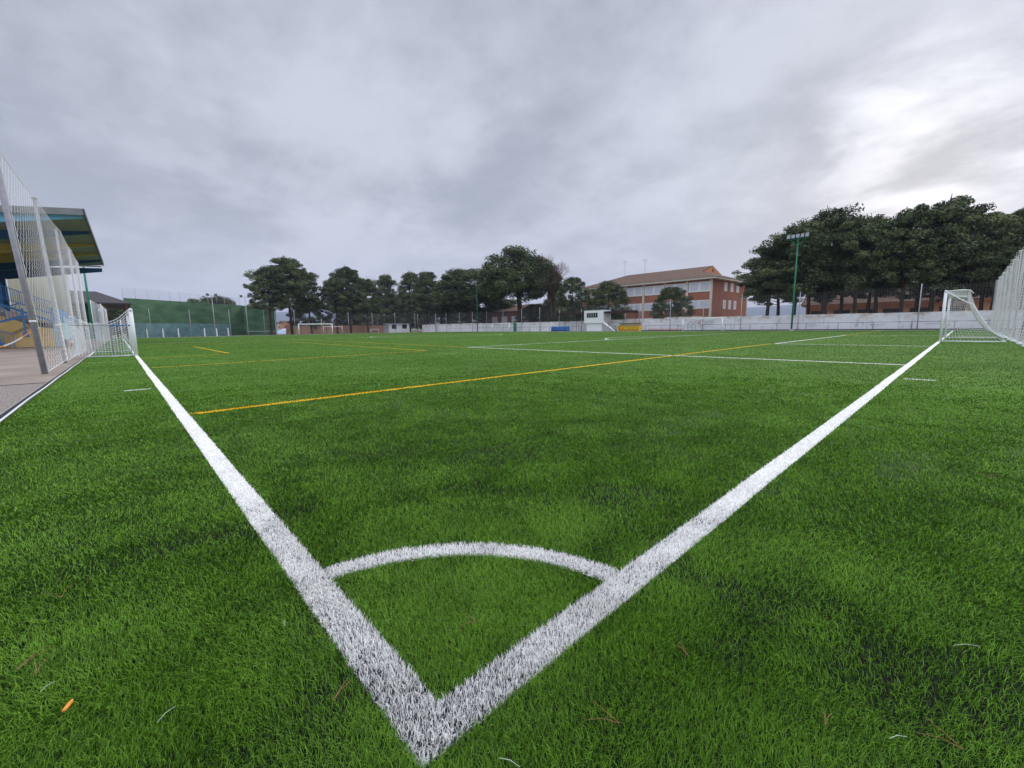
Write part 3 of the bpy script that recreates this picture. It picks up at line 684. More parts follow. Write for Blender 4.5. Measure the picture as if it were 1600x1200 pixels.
# railings
def railing(pa, pb, h, nb, m, parent, name='railing', rr=.028):
    pa, pb = np.array(pa, float), np.array(pb, float); up = np.array([0, 0, h]); b = MB()
    b.tube([pa+up, pb+up], rr, 8); b.tube([pa+up*.12, pb+up*.12], rr*.8, 8)
    for i in range(nb+1):
        q = pa+(pb-pa)*i/nb; b.tube([q, q+up], rr*.55 if i % 6 else rr, 6)
    return b.build(name, m, parent)
railing((-7.6, YN-.1, 4.15), (X0-.05, YN-.1, 2.4), 1.05, 34, M['bluepaint'], t, 'sloping_railing')
railing((X0-.1, YN-.15, 2.15), (X0-.1, YF-.5, 2.15), 1.0, 60, M['bluepaint'], t, 'front_railing')
b = MB(); b.bar((-9.6, YN-.3, 4.75), (X0-.1, YN-.3, 1.92), .22, .16); b.build('stair_string', M['bluepaint'], t)
# access stair in front of the end wall
t2 = empty('stairs', (0, 0, 0)); tag(t2, 'side stairs with blue railings in front of the yellow end wall', 'stairs')
b = MB()
for k in range(9): b.box((-10.6+k*.40, YN-2.2, 0), (-10.2+k*.40, YN-.6, .12+.17*k))
b.build('steps', M['concrete'], t2)
railing((-9.6, YN-2.3, .65), (-5.55, YN-2.3, 2.25), 1.0, 22, M['bluepaint'], t2, 'handrail', .034)
b = MB(); b.bar((-9.6, YN-2.25, 1.0), (-5.2, YN-2.25, 2.35), .12, .14); b.build('stair_string', M['bluepaint'], t2)
railing((-8.6, YN-2.8, .95), (-6.0, YN-2.8, .05), 1.0, 12, M['bluepaint'], t2, 'handrail', .03)
for x, z in ((-5.45, 1.15), (-6.75, .45)):
    b = MB(); b.box((x-.06, YN-2.3, z), (x+.06, YN-2.18, 2.9 if x > -6 else 1.6)); b.box((x-.15, YN-2.38, z-.35), (x+.15, YN-2.08, z)); b.build('rail_post', M['bluepaint'], t2)
# scrawl on the yellow wall
b = MB()
for k in range(7):
    x = -6.35+k*.17; b.bar((x, YN-.006, .95+k*.10), (x+.13, YN-.006, 1.25+k*.10), .09, .012); b.bar((x+.02, YN-.006, 1.22+k*.10), (x+.17, YN-.006, 1.02+k*.10), .07, .01)
b.build('graffiti_scrawl', M['darkedge'], t)
b = MB()
for x, z, l in ((-5.2, .95, .25), (-4.75, .9, .2), (-4.5, 1.2, .15), (-5.0, 1.35, .12)): MB().bar((x, YN-.006, z), (x+l, YN-.006, z+.03), .07, .012).build('wall_patch', M['concrete'], t)
# barrier tape sagging between stair and net post
t3 = empty('barrier_tape', (-6.6, 36, 0)); tag(t3, 'sagging red and white barrier tape in front of the yellow wall', 'barrier tape')
def tp(s): 
    return Vector((0+s*2.95, 0+s*-1.0, .95*(s)**2.2+.38-.25*math.sin(math.pi*min(1, s*1.2))))
for k in range(12):
    a, c = tp(k/12), tp((k+1)/12); b = MB(); b.add([a, c, c+Vector((0, 0, .075)), a+Vector((0, 0, .075)), a+Vector((0, .004, 0)), c+Vector((0, .004, 0)), c+Vector((0, .004, .075)), a+Vector((0, .004, .075))], [(0, 1, 2, 3), (7, 6, 5, 4), (0, 4, 5, 1), (2, 6, 7, 3)])
    b.build('tape_piece', M['stub'] if k in (5, 9, 10) else M['white'], t3)
t4 = empty('tape_post', (-6.62, 36, 0)); tag(t4, 'short dark stake holding the left end of the barrier tape', 'stake')
MB().tube([(0, 0, -.02), (0, 0, 1.0)], .03, 8).build('stake', M['galv'], t4, True); MB().box((-.12, -.12, -.02), (.12, .12, .05)).build('foot', M['bluepaint'], t4)
t5 = empty('traffic_cone', (-3.35, 49.5, -.02)); tag(t5, 'red and white cone standing beside the light blue front wall', 'cone')
MB().box((-.2, -.2, 0), (.2, .2, .05)).build('base', M['red'], t5)
MB().tube([(0, 0, .05), (0, 0, .3)], [.15, .11], 14).build('cone_body', M['red'], t5, True); MB().tube([(0, 0, .301), (0, 0, .45)], [.109, .08], 14).build('white_band', M['white'], t5, True); MB().tube([(0, 0, .451), (0, 0, .7)], [.079, .03], 14).build('tip', M['red'], t5, True)

# open shelter beyond the stand
t = empty('shelter', (0, 0, 0)); tag(t, 'open sided shelter with dark hipped roof and brown columns beyond the grandstand', 'shelter')
b = MB()
zt, ze = 8.3, 6.15
b.add([(-9.5, 99, ze), (1.7, 99, ze), (1.7, 118, ze), (-9.5, 118, ze), (-7.5, 104, zt), (-2.6, 104, zt), (-2.6, 112, zt), (-7.5, 112, zt), (-9.5, 99, ze-.25), (1.7, 99, ze-.25), (1.7, 118, ze-.25), (-9.5, 118, ze-.25)],
      [(0, 1, 5, 4), (1, 2, 6, 5), (2, 3, 7, 6), (3, 0, 4, 7), (4, 5, 6, 7), (8, 9, 1, 0), (9, 10, 2, 1), (10, 11, 3, 2), (11, 8, 0, 3), (11, 10, 9, 8)])
b.build('roof', M['darkroof'], t)
for x, y in ((1.0, 99.6), (-1.6, 99.6), (-1.9, 110), (.9, 110), (-5.5, 99.6)): MB().box((x-.2, y-.2, -.02), (x+.2, y+.2, 5.9)).build('column', M['browncol'], t)
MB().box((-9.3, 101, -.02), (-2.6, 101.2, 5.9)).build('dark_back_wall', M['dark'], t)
MB().box((-3.9, 100.7, -.02), (-2.7, 100.98, 2.9)).build('blue_door', M['lightblue'], t)
# hanging white net panels beside it
for i, (xa, y) in enumerate(((-3.0, 88), (-2.2, 98))):
    t = empty('net_panel', (xa, y, 0)); tag(t, ('wide pale hanging net panel right of the green lamp post', 'narrow pale hanging net panel right of the wider one')[i], 'net')
    wv = (1.15, .6)[i]
    def fp(u, v, wv=wv): return (u*wv, .12*math.sin(u*14), 5.9*v-(.9*u*v if True else 0))
    surf_net('netting', fp, 22, 60, .013, M['net'], t, su=1, sv=.3)
    for q in (0, wv): MB().tube([(q, 0, -.02), (q, 0, 5.9-.9*(q/wv))], .05, 8).build('pole', M['white'], t, True)

# ------------------------------------------------------------------ floodlights
def floodlight(x, y, H, label, nl=4, rz=0, r=.13):
    t = empty('floodlight', (x, y, -.02), rz); tag(t, label, 'floodlight', 'floodlights around the pitch')
    MB().tube([(0, 0, 0), (0, 0, H*.45), (0, 0, H)], [r, r*.8, r*.5], 12).build('pole', M['greenpaint'], t, True)
    MB().tube([(0, 0, 0), (0, 0, .25)], [r*2.2, r*2.0], 12).build('base', M['kerb'], t, True)
    b = MB(); b.bar((-1.25, 0, H-.1), (1.25, 0, H-.1), .09, .09); b.bar((0, 0, H-1.1), (-.9, 0, H-.15), .06, .06); b.bar((0, 0, H-1.1), (.9, 0, H-.15), .06, .06)
    b.build('cross_arm', M['greenpaint'], t)
    for k in range(nl):
        xx = -1.08+2.16*k/(nl-1)
        b = MB(); b.add([(xx-.2, -.38, H+.02), (xx+.2, -.38, H+.02), (xx+.2, -.2, H+.52), (xx-.2, -.2, H+.52), (xx-.14, .0, H+.05), (xx+.14, .0, H+.05), (xx+.14, .05, H+.42), (xx-.14, .05, H+.42)],
                        [(0, 1, 2, 3), (7, 6, 5, 4), (0, 4, 5, 1), (1, 5, 6, 2), (2, 6, 7, 3), (3, 7, 4, 0)])
        o = b.build('lamp_head', M['galv'], t)
        MB().add([(xx-.17, -.375, H+.06), (xx+.17, -.375, H+.06), (xx+.17, -.225, H+.48), (xx-.17, -.225, H+.48)], [(0, 1, 2, 3)]).build('lamp_glass', M['lamp'], o)
    return t
floodlight(69, 15.9, 12.6, 'tall green floodlight in front of the right pine grove', 5, -math.pi/2)
floodlight(69, 87.0, 12.7, 'tall green floodlight in front of the dark central trees', 4, -math.pi/2)
floodlight(-2.95, 80.0, 12.4, 'green floodlight rising beside the net at the left, behind the stand roof', 4, math.pi/2, .16)
for px, h, lab in ((337, 8.9, 'thin grey lamp post in front of the green court wall, left one'), (388, 8.8, 'thin grey lamp post with twin lamps near the corner of the green court wall')):
    p = at(px, 521, 1, 112); t = empty('court_lamp', (p[0], 112, -.05)); tag(t, lab, 'lamp post', 'lamp posts by the green court wall')
    MB().tube([(0, 0, 0), (0, 0, h)], [.09, .06], 8).build('pole', M['greypost'], t, True)
    b = MB(); b.bar((-.8, 0, h-.05), (.8, 0, h-.05), .06, .06); b.build('cross_arm', M['greypost'], t)
    for s in (-.75, .75): MB().prism([(-.35, h-.1), (.1, h-.1), (.05, h+.4), (-.15, h+.4)], 0, s-.25, s+.25).build('lamp_head', M['darkedge'], t)

# ------------------------------------------------------------------ green court wall (beyond the far goal line)
A = np.array([1.3, 115.6]); B = np.array([25.0, 134.2]); C_ = np.array([31.4, 128.6]); HF = 8.0
t = empty('court_wall', (A[0], A[1], 0)); tag(t, 'long dark green ball court wall with pale blue lower band, beyond the left end', 'wall')
def wallseg(p, q, z0, z1, th, off=0.0):
    p, q = np.array(p)-A, np.array(q)-A; d = (q-p)/np.linalg.norm(q-p); n = np.array([-d[1], d[0]])
    if off: p = p-n*off; q = q-n*off
    a, bb = p+n*th, q+n*th
    return [(p[0], p[1]), (q[0], q[1]), (bb[0], bb[1]), (a[0], a[1])]
MB().prism(wallseg(A, B, 0, 0, .5), 2, -.1, HF).build('front_wall', M['fronton'], t)
MB().prism(wallseg(B, C_, 0, 0, .5), 2, -.1, HF-.1).build('side_wall', M['fronton'], t)
dAB = (B-A)/np.linalg.norm(B-A)
MB().prism(wallseg(A+dAB*.8, A+dAB*25.5, 0, 0, .055, .06), 2, -.1, 3.0).build('pale_band', M['frontonlow'], t)
b = MB()
for k in range(0, 31): 
    q = A+dAB*k*1.0-A; b.bar((q[0], q[1], 3.01), (q[0]+.001, q[1]+.001, 3.012), .01, .01)
dBC = (C_-B)/np.linalg.norm(C_-B)
q0, q1 = (C_-A), (C_-A); MB().box((q0[0]-.1, q0[1]-.12, -.1), (q0[0]+.12, q0[1]+.02, HF-.2)).build('white_edge_post', M['white'], t)
b = MB(); b.bar((B[0]-A[0]+.3, B[1]-A[1]-1.3, .95), (C_[0]-A[0]-.6, C_[1]-A[1]-1.1, .95), .06, .09); b.build('metal_line', M['white'], t)
# posts in front of the wall
t = empty('court_fence', (0, 0, 0)); tag(t, 'sparse line of thin pale posts standing in front of the green court wall', 'fence')
for px, ytop, Yp in ((232, 482, 112), (295, 484, 112), (357, 484, 114), (411, 484, 120)):
    p = at(px, ytop, 1, Yp); MB().tube([(p[0], Yp, -.05), (p[0], Yp, p[2])], .045, 8).build('tall_post', M['greypost'], t, True)
for px in (229, 254, 278, 319, 338, 356):
    p = at(px, 512, 1, 106.5); MB().box((p[0]-.09, 106.4, -.05), (p[0]+.09, 106.6, 1.75)).build('short_post', M['white'], t)
# mesh fence above the wall
t = empty('roof_fence', (A[0], A[1], 0)); tag(t, 'tall thin mesh fence rising above the top of the green court wall', 'fence')
nrm = np.array([-dAB[1], dAB[0]])
for k in range(13):
    q = dAB*k*2.5+nrm*.6; MB().tube([(q[0], q[1], HF-1), (q[0], q[1], HF+2.2)], .035, 6).build('post', M['greypost'], t, True)
lines = []
for z in np.arange(HF+.1, HF+2.2, .3): lines.append([(nrm[0]*.6, nrm[1]*.6, z), (dAB[0]*30+nrm[0]*.6, dAB[1]*30+nrm[1]*.6, z)])
for k in range(100): q = dAB*k*.3+nrm*.6; lines.append([(q[0], q[1], HF+.05), (q[0], q[1], HF+2.15)])
cords('mesh', lines, .007, M['mesh'], t)

# ------------------------------------------------------------------ white wall along the far side, railing and high fence
t = empty('boundary_wall', (71, 0, 0)); tag(t, 'long flaking white wall with graffiti behind the far touchline', 'wall')
ys = [-16, -4, 8, 20, 29.5, 36, 48, 60, 74, 88, 104, 118]; zs_ = [2.12, 2.16, 2.2, 2.26, 2.42, 2.2, 2.15, 2.15, 2.2, 2.3, 2.3, 2.2]
for i in range(len(ys)-1):
    MB().box((0, ys[i]+.01, -.1), (.3, ys[i+1]-.01, zs_[i])).build('wall_panel', M['flakewall'], t)
def stroke(pts, wdt, name, m, label=None):
    b = MB()
    for (y0, z0), (y1, z1) in zip(pts, pts[1:]): b.bar((-.008, y0, z0), (-.008, y1, z1), wdt, .012)
    o = b.build(name, m, t)
    if label: o['label'] = label
    return o
gb = mat('blue_graffiti', (.16, .26, .50), .7); gr = mat('red_graffiti', (.50, .13, .11), .7); gk = mat('grey_graffiti', (.17, .18, .22), .7); gp = mat('faded_pink_paint', (.62, .36, .36), .8)
stroke([(31.7, 1.0), (31.0, 1.7), (30.9, 1.75)], .15, 'graffiti', gb, 'blue slanting graffiti stroke')
stroke([(30.9, 1.05), (30.3, 1.75), (29.7, 1.7), (29.65, 1.4), (30.6, 1.35)], .15, 'graffiti', gr, 'red angular graffiti letters')
stroke([(29.9, 1.38), (29.1, 1.0)], .15, 'graffiti', gr)
stroke([(28.9, 1.7), (28.2, 1.45), (28.8, 1.2), (27.9, 1.05), (27.6, 1.3), (28.1, 1.65), (27.4, 1.7)], .12, 'graffiti', gk, 'grey looping graffiti squiggle')
stroke([(33.6, .75), (33.0, .9), (32.2, .7), (31.0, .75)], .10, 'faded_lettering', gk)
stroke([(30.5, .62), (29.2, .85), (28.2, .7)], .06, 'faded_lettering', gk)
stroke([(20.4, .55), (19.8, .7)], .07, 'graffiti', gk); stroke([(14.5, .7), (13.8, .78), (13.2, .7)], .07, 'graffiti', gk)
stroke([(7.5, .72), (6.2, .75)], .05, 'graffiti', gk); stroke([(2.5, .78), (1.4, .78), (.6, .74)], .05, 'graffiti', gk); stroke([(66.5, 1.0), (65.5, 1.05)], .25, 'graffiti', gk)
MB().box((-.006, 32.3, .02), (-.001, 39.0, .38)).build('pink_painted_base', gp, t)

def side_fence(name, x, posts, h, label, yo=0):
    t = empty(name, (x, 0, 0)); tag(t, label, 'fence')
    for y, hh in posts: MB().tube([(0, y, -.05), (0, y, hh)], .055, 8).build('post', M['greypost'], t, True)
    y0, y1 = posts[0][0], posts[-1][0]; lines = []
    for z in np.arange(2.3, h, .25): lines.append([(0.06, y0, z), (0.06, y1, z)])
    for y in np.arange(y0, y1, .25): lines.append([(0.06, y, 2.25), (0.06, y, h)])
    cords('wire_mesh', lines, .006, M['mesh'], t); return t
side_fence('mesh_fence', 70.5, [(-8, 5.4), (3.2, 5.5), (15.5, 5.4), (23.1, 5.5), (28.9, 4.9), (34.6, 5.5), (40.5, 4.9), (47, 4.6), (54, 4.6), (60, 4.6), (65.9, 5.5), (71.8, 5.5), (78.5, 5.4), (85, 5.4), (91, 5.4), (97, 5.4), (103.6, 5.5), (109.4, 5.5), (119.8, 5.8)], 5.3,
           'tall grey wire mesh fence on slim posts rising in front of the white wall')
t = empty('end_fence', (0, 109, 0)); tag(t, 'tall thin mesh fence on pale posts behind the far large goal', 'fence')
for x, hh in ((30.7, 5.9), (36.9, 3.9), (43.7, 5.5), (50.2, 5.5), (56.9, 5.6), (63.2, 5.6), (70.4, 5.7)): MB().tube([(x, 0, -.05), (x, 0, hh)], .055, 8).build('post', M['greypost'], t, True)
lines = [[(30.7, .06, z), (70.4, .06, z)] for z in np.arange(.3, 5.3, .3)]+[[(x, .06, .1), (x, .06, 5.2)] for x in np.arange(30.7, 70.4, .3)]
cords('wire_mesh', lines, .006, M['mesh'], t)

t = empty('pitch_railing', (68.7, 0, 0)); tag(t, 'low dark metal railing running along the far side of the pitch', 'railing')
for y0, y1 in ((-14, 28.2), (29.3, 38.3), (44.3, 44.9), (52.5, 54.8), (60.8, 100)):
    n = max(1, round((y1-y0)/3.4)); b = MB(); b.tube([(0, y0, 1.02), (0, y1, 1.02)], .028, 6); b.build('rail', M['rail'], t)
    for k in range(n+1): MB().tube([(0, y0+(y1-y0)*k/n, -.02), (0, y0+(y1-y0)*k/n, 1.0)], .028, 6).build('post', M['rail'], t)
tag(MB().box((70.2, -14, -.02), (70.9, 42, .16)).build('kerb_step', M['darkedge']), kind='structure')
b = empty('green_gate', (69.4, 73, 0)); tag(b, 'narrow dark green gate post standing against the white wall', 'gate')
MB().box((0, -.45, -.02), (.08, .45, 2.1)).build('gate_leaf', M['greenpaint'], b); MB().tube([(0, .5, -.02), (0, .5, 2.3)], .06, 8).build('gate_post', M['greenpaint'], b, True)

# ------------------------------------------------------------------ press box and dugouts
t = empty('press_box', (69, 49.5, 0)); tag(t, 'small white two storey press box with dark window band and side canopies', 'press box')
MB().box((.15, -1.6, -.02), (2.4, 2.1, 1.6)).build('lower_storey', M['white'], t)
b = MB(); b.box((-.05, -2.0, 1.62), (2.5, 2.6, 4.1)); b.build('upper_storey', M['white'], t)
MB().box((-.06, -1.9, 4.1), (2.55, 2.65, 4.22)).build('roof', M['galv'], t)
o = MB().box((-.075, -.75, 2.72), (-.051, 1.95, 3.65)).build('window_band', M['dark'], t)
b = MB()
for k in range(6): b.box((-.10, -.77+k*.54, 2.72), (-.076, -.71+k*.54, 3.65))
b.build('mullions', M['frame'], o)
MB().box((.1, 2.7, 3.5), (2.2, 10.0, 3.85)).build('canopy', M['maroon'], t); MB().box((.1, -8.2, 3.45), (2.2, -2.05, 3.85)).build('canopy', M['maroon'], t)
for y in (9.5, 6.2, -5.3, -7.9): MB().box((2.0, y-.06, -.02), (2.12, y+.06, 3.5)).build('canopy_post', M['rail'], t)
b = MB(); b.bar((-.2, -2.1, 1.75), (-.2, -5.0, 0), .5, .16); b.build('stairs', M['white'], t)
b = MB(); b.bar((-.5, -2.2, 2.6), (-.5, -5.1, .95), .04, .04); b.bar((-.5, -5.1, .95), (-.5, -5.1, 0), .04, .04); b.bar((-.5, -3.6, 1.8), (-.5, -3.6, .8), .04, .04); b.bar((-.15, -2.4, 1.5), (-.15, -5.2, -.0), .08, .2); b.build('handrail', M['rail'], t)
def dugout(y, wd, h, m, label, back):
    t = empty('dugout', (67.9, y, 0)); tag(t, label, 'dugout')
    MB().box((0.75, -wd/2, .0), (.85, wd/2, 1.02)).build('back_panel', m, t)
    for k in range(6): 
        yy = -wd/2+.4+k*(wd-.8)/5; b = MB(); b.box((.25, yy-.22, .38), (.7, yy+.22, .46)); b.box((.62, yy-.22, .46), (.7, yy+.22, .95)); b.build('seat', m, t)
    for s in (-1, 1):
        MB().prism([(0, 0), (.9, 0), (.9, 1.0), (.1, 1.0)], 1, s*wd/2-.03, s*wd/2+.03).build('side_panel', m, t)
    b = MB()
    for k in range(4 if back else 2):
        yy = -wd/2+k*wd/(3 if back else 1); b.tube([(.85, yy, .0), (.85, yy, h*.8), (.6, yy, h), (0, yy, h-.05)], .03, 6)
    b.tube([(0, -wd/2, h-.05), (0, wd/2, h-.05)], .03, 6); b.build('frame', M['rail'] if back else m, t)
    if back: MB().add([(.84, -wd/2, 1.05), (.84, wd/2, 1.05), (.60, wd/2, h-.02), (.60, -wd/2, h-.02), (.0, -wd/2, h-.06), (.0, wd/2, h-.06)], [(0, 1, 2, 3), (3, 2, 5, 4)]).build('clear_cover', M['clear'], t)
    return t
dugout(57.9, 4.3, 1.12, M['bluebench'], 'low blue team dugout in front of the white wall, left of the press box', False)
dugout(41.3, 4.4, 1.55, M['yellowbench'], 'yellow team dugout with clear cover, right of the press box stairs', True)

# ------------------------------------------------------------------ brick school
t = empty('school_building', (86.5, 34, 0)); tag(t, 'three storey red brick school with hipped tile roof and white framed windows', 'building')
LB, DB, EV = 31.5, 19.3, 10.0
b = MB(); b.box((0, 0, -.1), (DB, LB, EV)); b.build('wall', M['brick'], t)
bays = [0, 5.1, 10.0, 15.0, 19.6, 24.5, 29.4]
for y in bays: MB().box((-.22, y-.22+(.22 if y == 0 else 0), -.1), (-.002, y+.22+(.22 if y == 0 else 0), EV-.002)).build('pilaster', M['eave'], t)
for a, c in zip(bays, bays[1:]):
    for z0, z1 in ((7.6, 9.6), (4.25, 5.95), (.8, 2.6)):
        fo = MB().box((-.10, a+.32, z0), (-.003, c-.32, z1)).build('window', M['frame'], t)
        mid = (a+c)/2
        for p_, q_ in ((a+.62, mid-.28), (mid+.28, c-.62)): MB().box((-.125, p_, z0+.30), (-.101, q_, z1-.14)).build('shutter', M['shutter'], fo)
for y0, z0 in ((6.6, 7.9), (10.0, 7.9), (13.4, 7.9), (6.3, 4.2), (9.2, 4.2), (12.2, 4.2)):
    o = MB().box((y0-.75, -.06, z0), (y0+.75, -.003, z0+1.85)).build('side_window', M['frame'], t)
    MB().box((y0-.30, -.085, z0+.35), (y0+.30, -.061, z0+1.6)).build('pane', M['shutter'], o)
MB().box((DB-.2, -.15, -.1), (DB+.15, -.003, EV)).build('pilaster', M['eave'], t)
MB().box((-1.0, -1.0, EV), (DB+1.0, LB+1.2, EV+.38)).build('eave', M['eave'], t)
z0 = EV+.385; rz0 = 13.8
b = MB()
xa, xb, ya, yb = -1.15, DB+1.15, -1.15, LB+1.4; xm = (xa+xb)/2; gy = ya+5.2; gz = z0+1.75; k1 = (gz-z0)/(rz0-z0)
gl = xa+(xm-xa)*k1; grr = xb-(xb-xm)*k1
V = [(xa, ya, z0), (xb, ya, z0), (xb, yb, z0), (xa, yb, z0), (xm, gy, rz0), (xm, yb-8, rz0), (gl, gy, gz), (grr, gy, gz)]
b.add(V, [(0, 3, 5, 4, 6), (1, 7, 4, 5, 2), (3, 2, 5), (0, 6, 7, 1), (3, 2, 1, 0)]); ro = b.build('roof', M['tile'], t)
o = MB().prism([(gl+.4, gz+.02), (grr-.4, gz+.02), (xm, rz0-.12)], 1, gy-.06, gy-.005).build('gable', M['gable'], t); MB().box((xm-.35, gy-.09, gz+.3), (xm+.35, gy-.061, gz+1.0)).build('gable_vent', M['dark'], o)
for y, x in ((26, xm), (21.5, xm+2)): 
    b = MB(); b.tube([(x, y, 13.5), (x, y, 17.5)], .04, 5); b.bar((x, y-.8, 17.3), (x, y+.8, 17.3), .04, .04); b.bar((x, y-.5, 16.9), (x, y+.5, 16.9), .04, .04); b.build('antenna', M['greypost'], t)
# dull brick annex left of the school, behind the trees
t = empty('annex_building', (88, 66.5, 0)); tag(t, 'dull brick annex with brown roof half hidden behind the central trees', 'building')
MB().box((0, 0, -.1), (14, 40, 5.6)).build('wall', M['brickdark'], t)
MB().box((-.6, -.2, 5.6), (14.6, 40.6, 5.9)).build('eave', M['tile'], t)
MB().prism([(-.8, 5.905), (14.8, 5.905), (7, 8.2)], 1, -.3, 40.8).build('roof', M['tile'], t)
for k in range(8):
    o = MB().box((-.06, 2+k*4.6, 2.6), (-.003, 4.6+k*4.6, 4.4)).build('window', M['eave'], t); MB().box((-.09, 2.3+k*4.6, 2.85), (-.061, 4.3+k*4.6, 4.2)).build('pane', M['shutter'], o)
# low orange building behind the right grove
t = empty('low_building', (104, -12, 0)); tag(t, 'long low orange building with clay tile roof behind the right pine grove', 'building')
MB().box((0, 0, -.1), (12, 34, 4.3)).build('wall', M['orange'], t)
MB().box((-.9, -.6, 4.3), (12.9, 34.6, 4.65)).build('eave', M['gable'], t)
MB().prism([(-1.1, 4.655), (13.1, 4.655), (6, 8.3)], 1, -.8, 34.8).build('roof', M['tile'], t)
for k in range(9):
    if k in (1, 2): continue
    o = MB().box((-.06, .8+k*3.7, 1.9), (-.003, 3.5+k*3.7, 3.5)).build('window', M['browncol'], t); MB().box((-.09, 1.0+k*3.7, 2.05), (-.061, 3.3+k*3.7, 3.35)).build('pane', M['dark'], o)
b = MB(); b.box((-.04, 15.2, -.1), (-.003, 15.3, 4.2)); b.box((-.04, 7.4, -.1), (-.003, 7.5, 4.2)); b.build('downpipe', M['tile'], t)
MB().box((4, 9.6, 6.4), (5.2, 10.8, 8.6)).build('chimney', M['orange'], t)

# ------------------------------------------------------------------ far background
p0 = at(500, 517, 1, 128); p1 = at(606, 517, 1, 128)
t = empty('earth_wall', (p0[0], 128, 0)); tag(t, 'long low orange brown wall beyond the far end, behind the pine trunks', 'wall')
MB().box((-9, 0, -.1), (p1[0]-p0[0], .3, 2.35)).build('wall_panel', mat('orange_brown_render', (.45, .27, .17), .9, .12, .6), t)
MB().box((-9.05, -.05, 2.35), (p1[0]-p0[0], .35, 2.45)).build('coping', M['browncol'], t)
def box_thing(name, px0, px1, pytop, plane, depth, m, roofm, label, roof=1.2, cat='house', door=False):
    a = at(px0, 517, 1, plane); c = at(px1, 517, 1, plane); h = at((px0+px1)/2, pytop, 1, plane)[2]; wx_ = c[0]-a[0]
    t = empty(name, (a[0], plane, 0)); tag(t, label, cat)
    MB().box((0, 0, -.1), (wx_, depth, h)).build('wall', m, t)
    MB().prism([(0-.4, h+.002), (depth+.4, h+.002), (depth/2, h+roof)], 0, -.4, wx_+.4).build('roof', roofm, t)
    n = max(2, int(wx_/6))
    for k in range(n):
        y = wx_*(k+.5)/n; o = MB().box((y-.8, -.06, h*.45), (y+.8, -.003, h*.45+1.5)).build('window', M['dark'], t)
    return t
cy = mat('yellow_house_wall', (.70, .50, .22), .8, .06, .3); co = mat('terracotta_house_wall', (.50, .24, .15), .8, .06, .3); cw = mat('pale_house_wall', (.62, .60, .58), .8, .06, .3)
box_thing('distant_house', 566, 590, 505, 420, 12, cy, M['tile'], 'distant yellow house seen between the pine trunks', 1.5)
box_thing('distant_house', 552, 566, 507, 400, 12, co, M['tile'], 'distant terracotta house just left of the yellow one', 2.0)
box_thing('distant_house', 443, 458, 504.5, 380, 12, co, M['tile'], 'distant terracotta house between the leftmost pine trunks', 1.8)
box_thing('distant_house', 508, 522, 507, 390, 12, co, M['tile'], 'distant terracotta house behind the far large goal', 1.6)
box_thing('distant_house', 425, 441, 506, 400, 12, cw, M['tile'], 'distant pale house behind the leftmost pine', 1.6)
box_thing('white_shed', 608, 640, 507, 124, 4, M['white'], M['galv'], 'low white shed at the left end of the white boundary wall', .3, 'shed')
# parked vehicle-like pale blue shape seen between trunks: a low tarpaulined pile
p = at(450, 516, 1, 150); t = empty('tarpaulin_pile', (p[0], 150, 0)); tag(t, 'pale blue tarpaulin covered heap between the leftmost trunks', 'heap')
b = MB(); rr2 = random.Random(3); NX_ = 10
P = [[(-4+8*i/NX_, -2+4*j/5, (.2+1.5*math.sin(math.pi*i/NX_)**.6*math.sin(math.pi*j/5)**.7*(1+.1*rr2.random())) if 0 < i < NX_ and 0 < j < 5 else -.1) for j in range(6)] for i in range(NX_+1)]
b.add([q for r_ in P for q in r_], [(i*6+j, (i+1)*6+j, (i+1)*6+j+1, i*6+j+1) for i in range(NX_) for j in range(5)]); b.build('tarpaulin', mat('pale_blue_sheet', (.42, .50, .66), .5), t, True)

# hills and far woods
def ridge(name, dist, a0, a1, fn, m, depth=600, n=120):
    b = MB(); V = []; 
    for i in range(n+1):
        a = a0+(a1-a0)*i/n; h = fn(i/n)
        for dd, hh in ((0, -5), (depth*.35, h*.7), (depth*.6, h), (depth, h*.6), (depth*1.3, -5)):
            r = dist+dd; V.append((CC[0]+r*math.sin(a), CC[1]+r*math.cos(a), hh))
    F = [(i*5+j, (i+1)*5+j, (i+1)*5+j+1, i*5+j+1) for i in range(n) for j in range(4)]
    b.add(V, F); return tag(b.build(name, m, None, True), kind='structure')
ridge('hill', 4200, R_(-40), R_(100), lambda s: 205+38*math.sin(s*9+2.6)+18*math.sin(s*23)+8*math.sin(s*61), M['hill'], 1600, 160)
def woods():
    rw = np.random.default_rng(4); V = []; F = []; T = []
    n = 9000; a = R_(-35)+R_(130)*rw.random(n); r = 520+260*rw.random(n); hh = 4.5+4.5*vnoise(a*60, r*.02, 1, 3)
    x = CC[0]+r*np.sin(a); y = CC[1]+r*np.cos(a); z = hh*rw.random(n)**.5; s = 1.2+1.6*rw.random(n)
    d = rw.normal(size=(n, 3)); d /= np.linalg.norm(d, axis=1)[:, None]; e = np.cross(d, rw.normal(size=(n, 3))); e /= np.linalg.norm(e, axis=1)[:, None]
    C3 = np.stack([x, y, z], 1)
    q = np.stack([C3-d*s[:, None], C3-e*s[:, None], C3+d*s[:, None], C3+e*s[:, None]], 1).reshape(-1, 3)
    me = npmesh('distant_wood', q, [np.arange(n)[:, None]*4+np.arange(4)[None, :]], tint=np.repeat(rw.random(n), 4))
    tag(link('distant_wood', me, M['bush']), 'dark band of distant woodland along the horizon', 'woodland', kind='stuff')
woods()

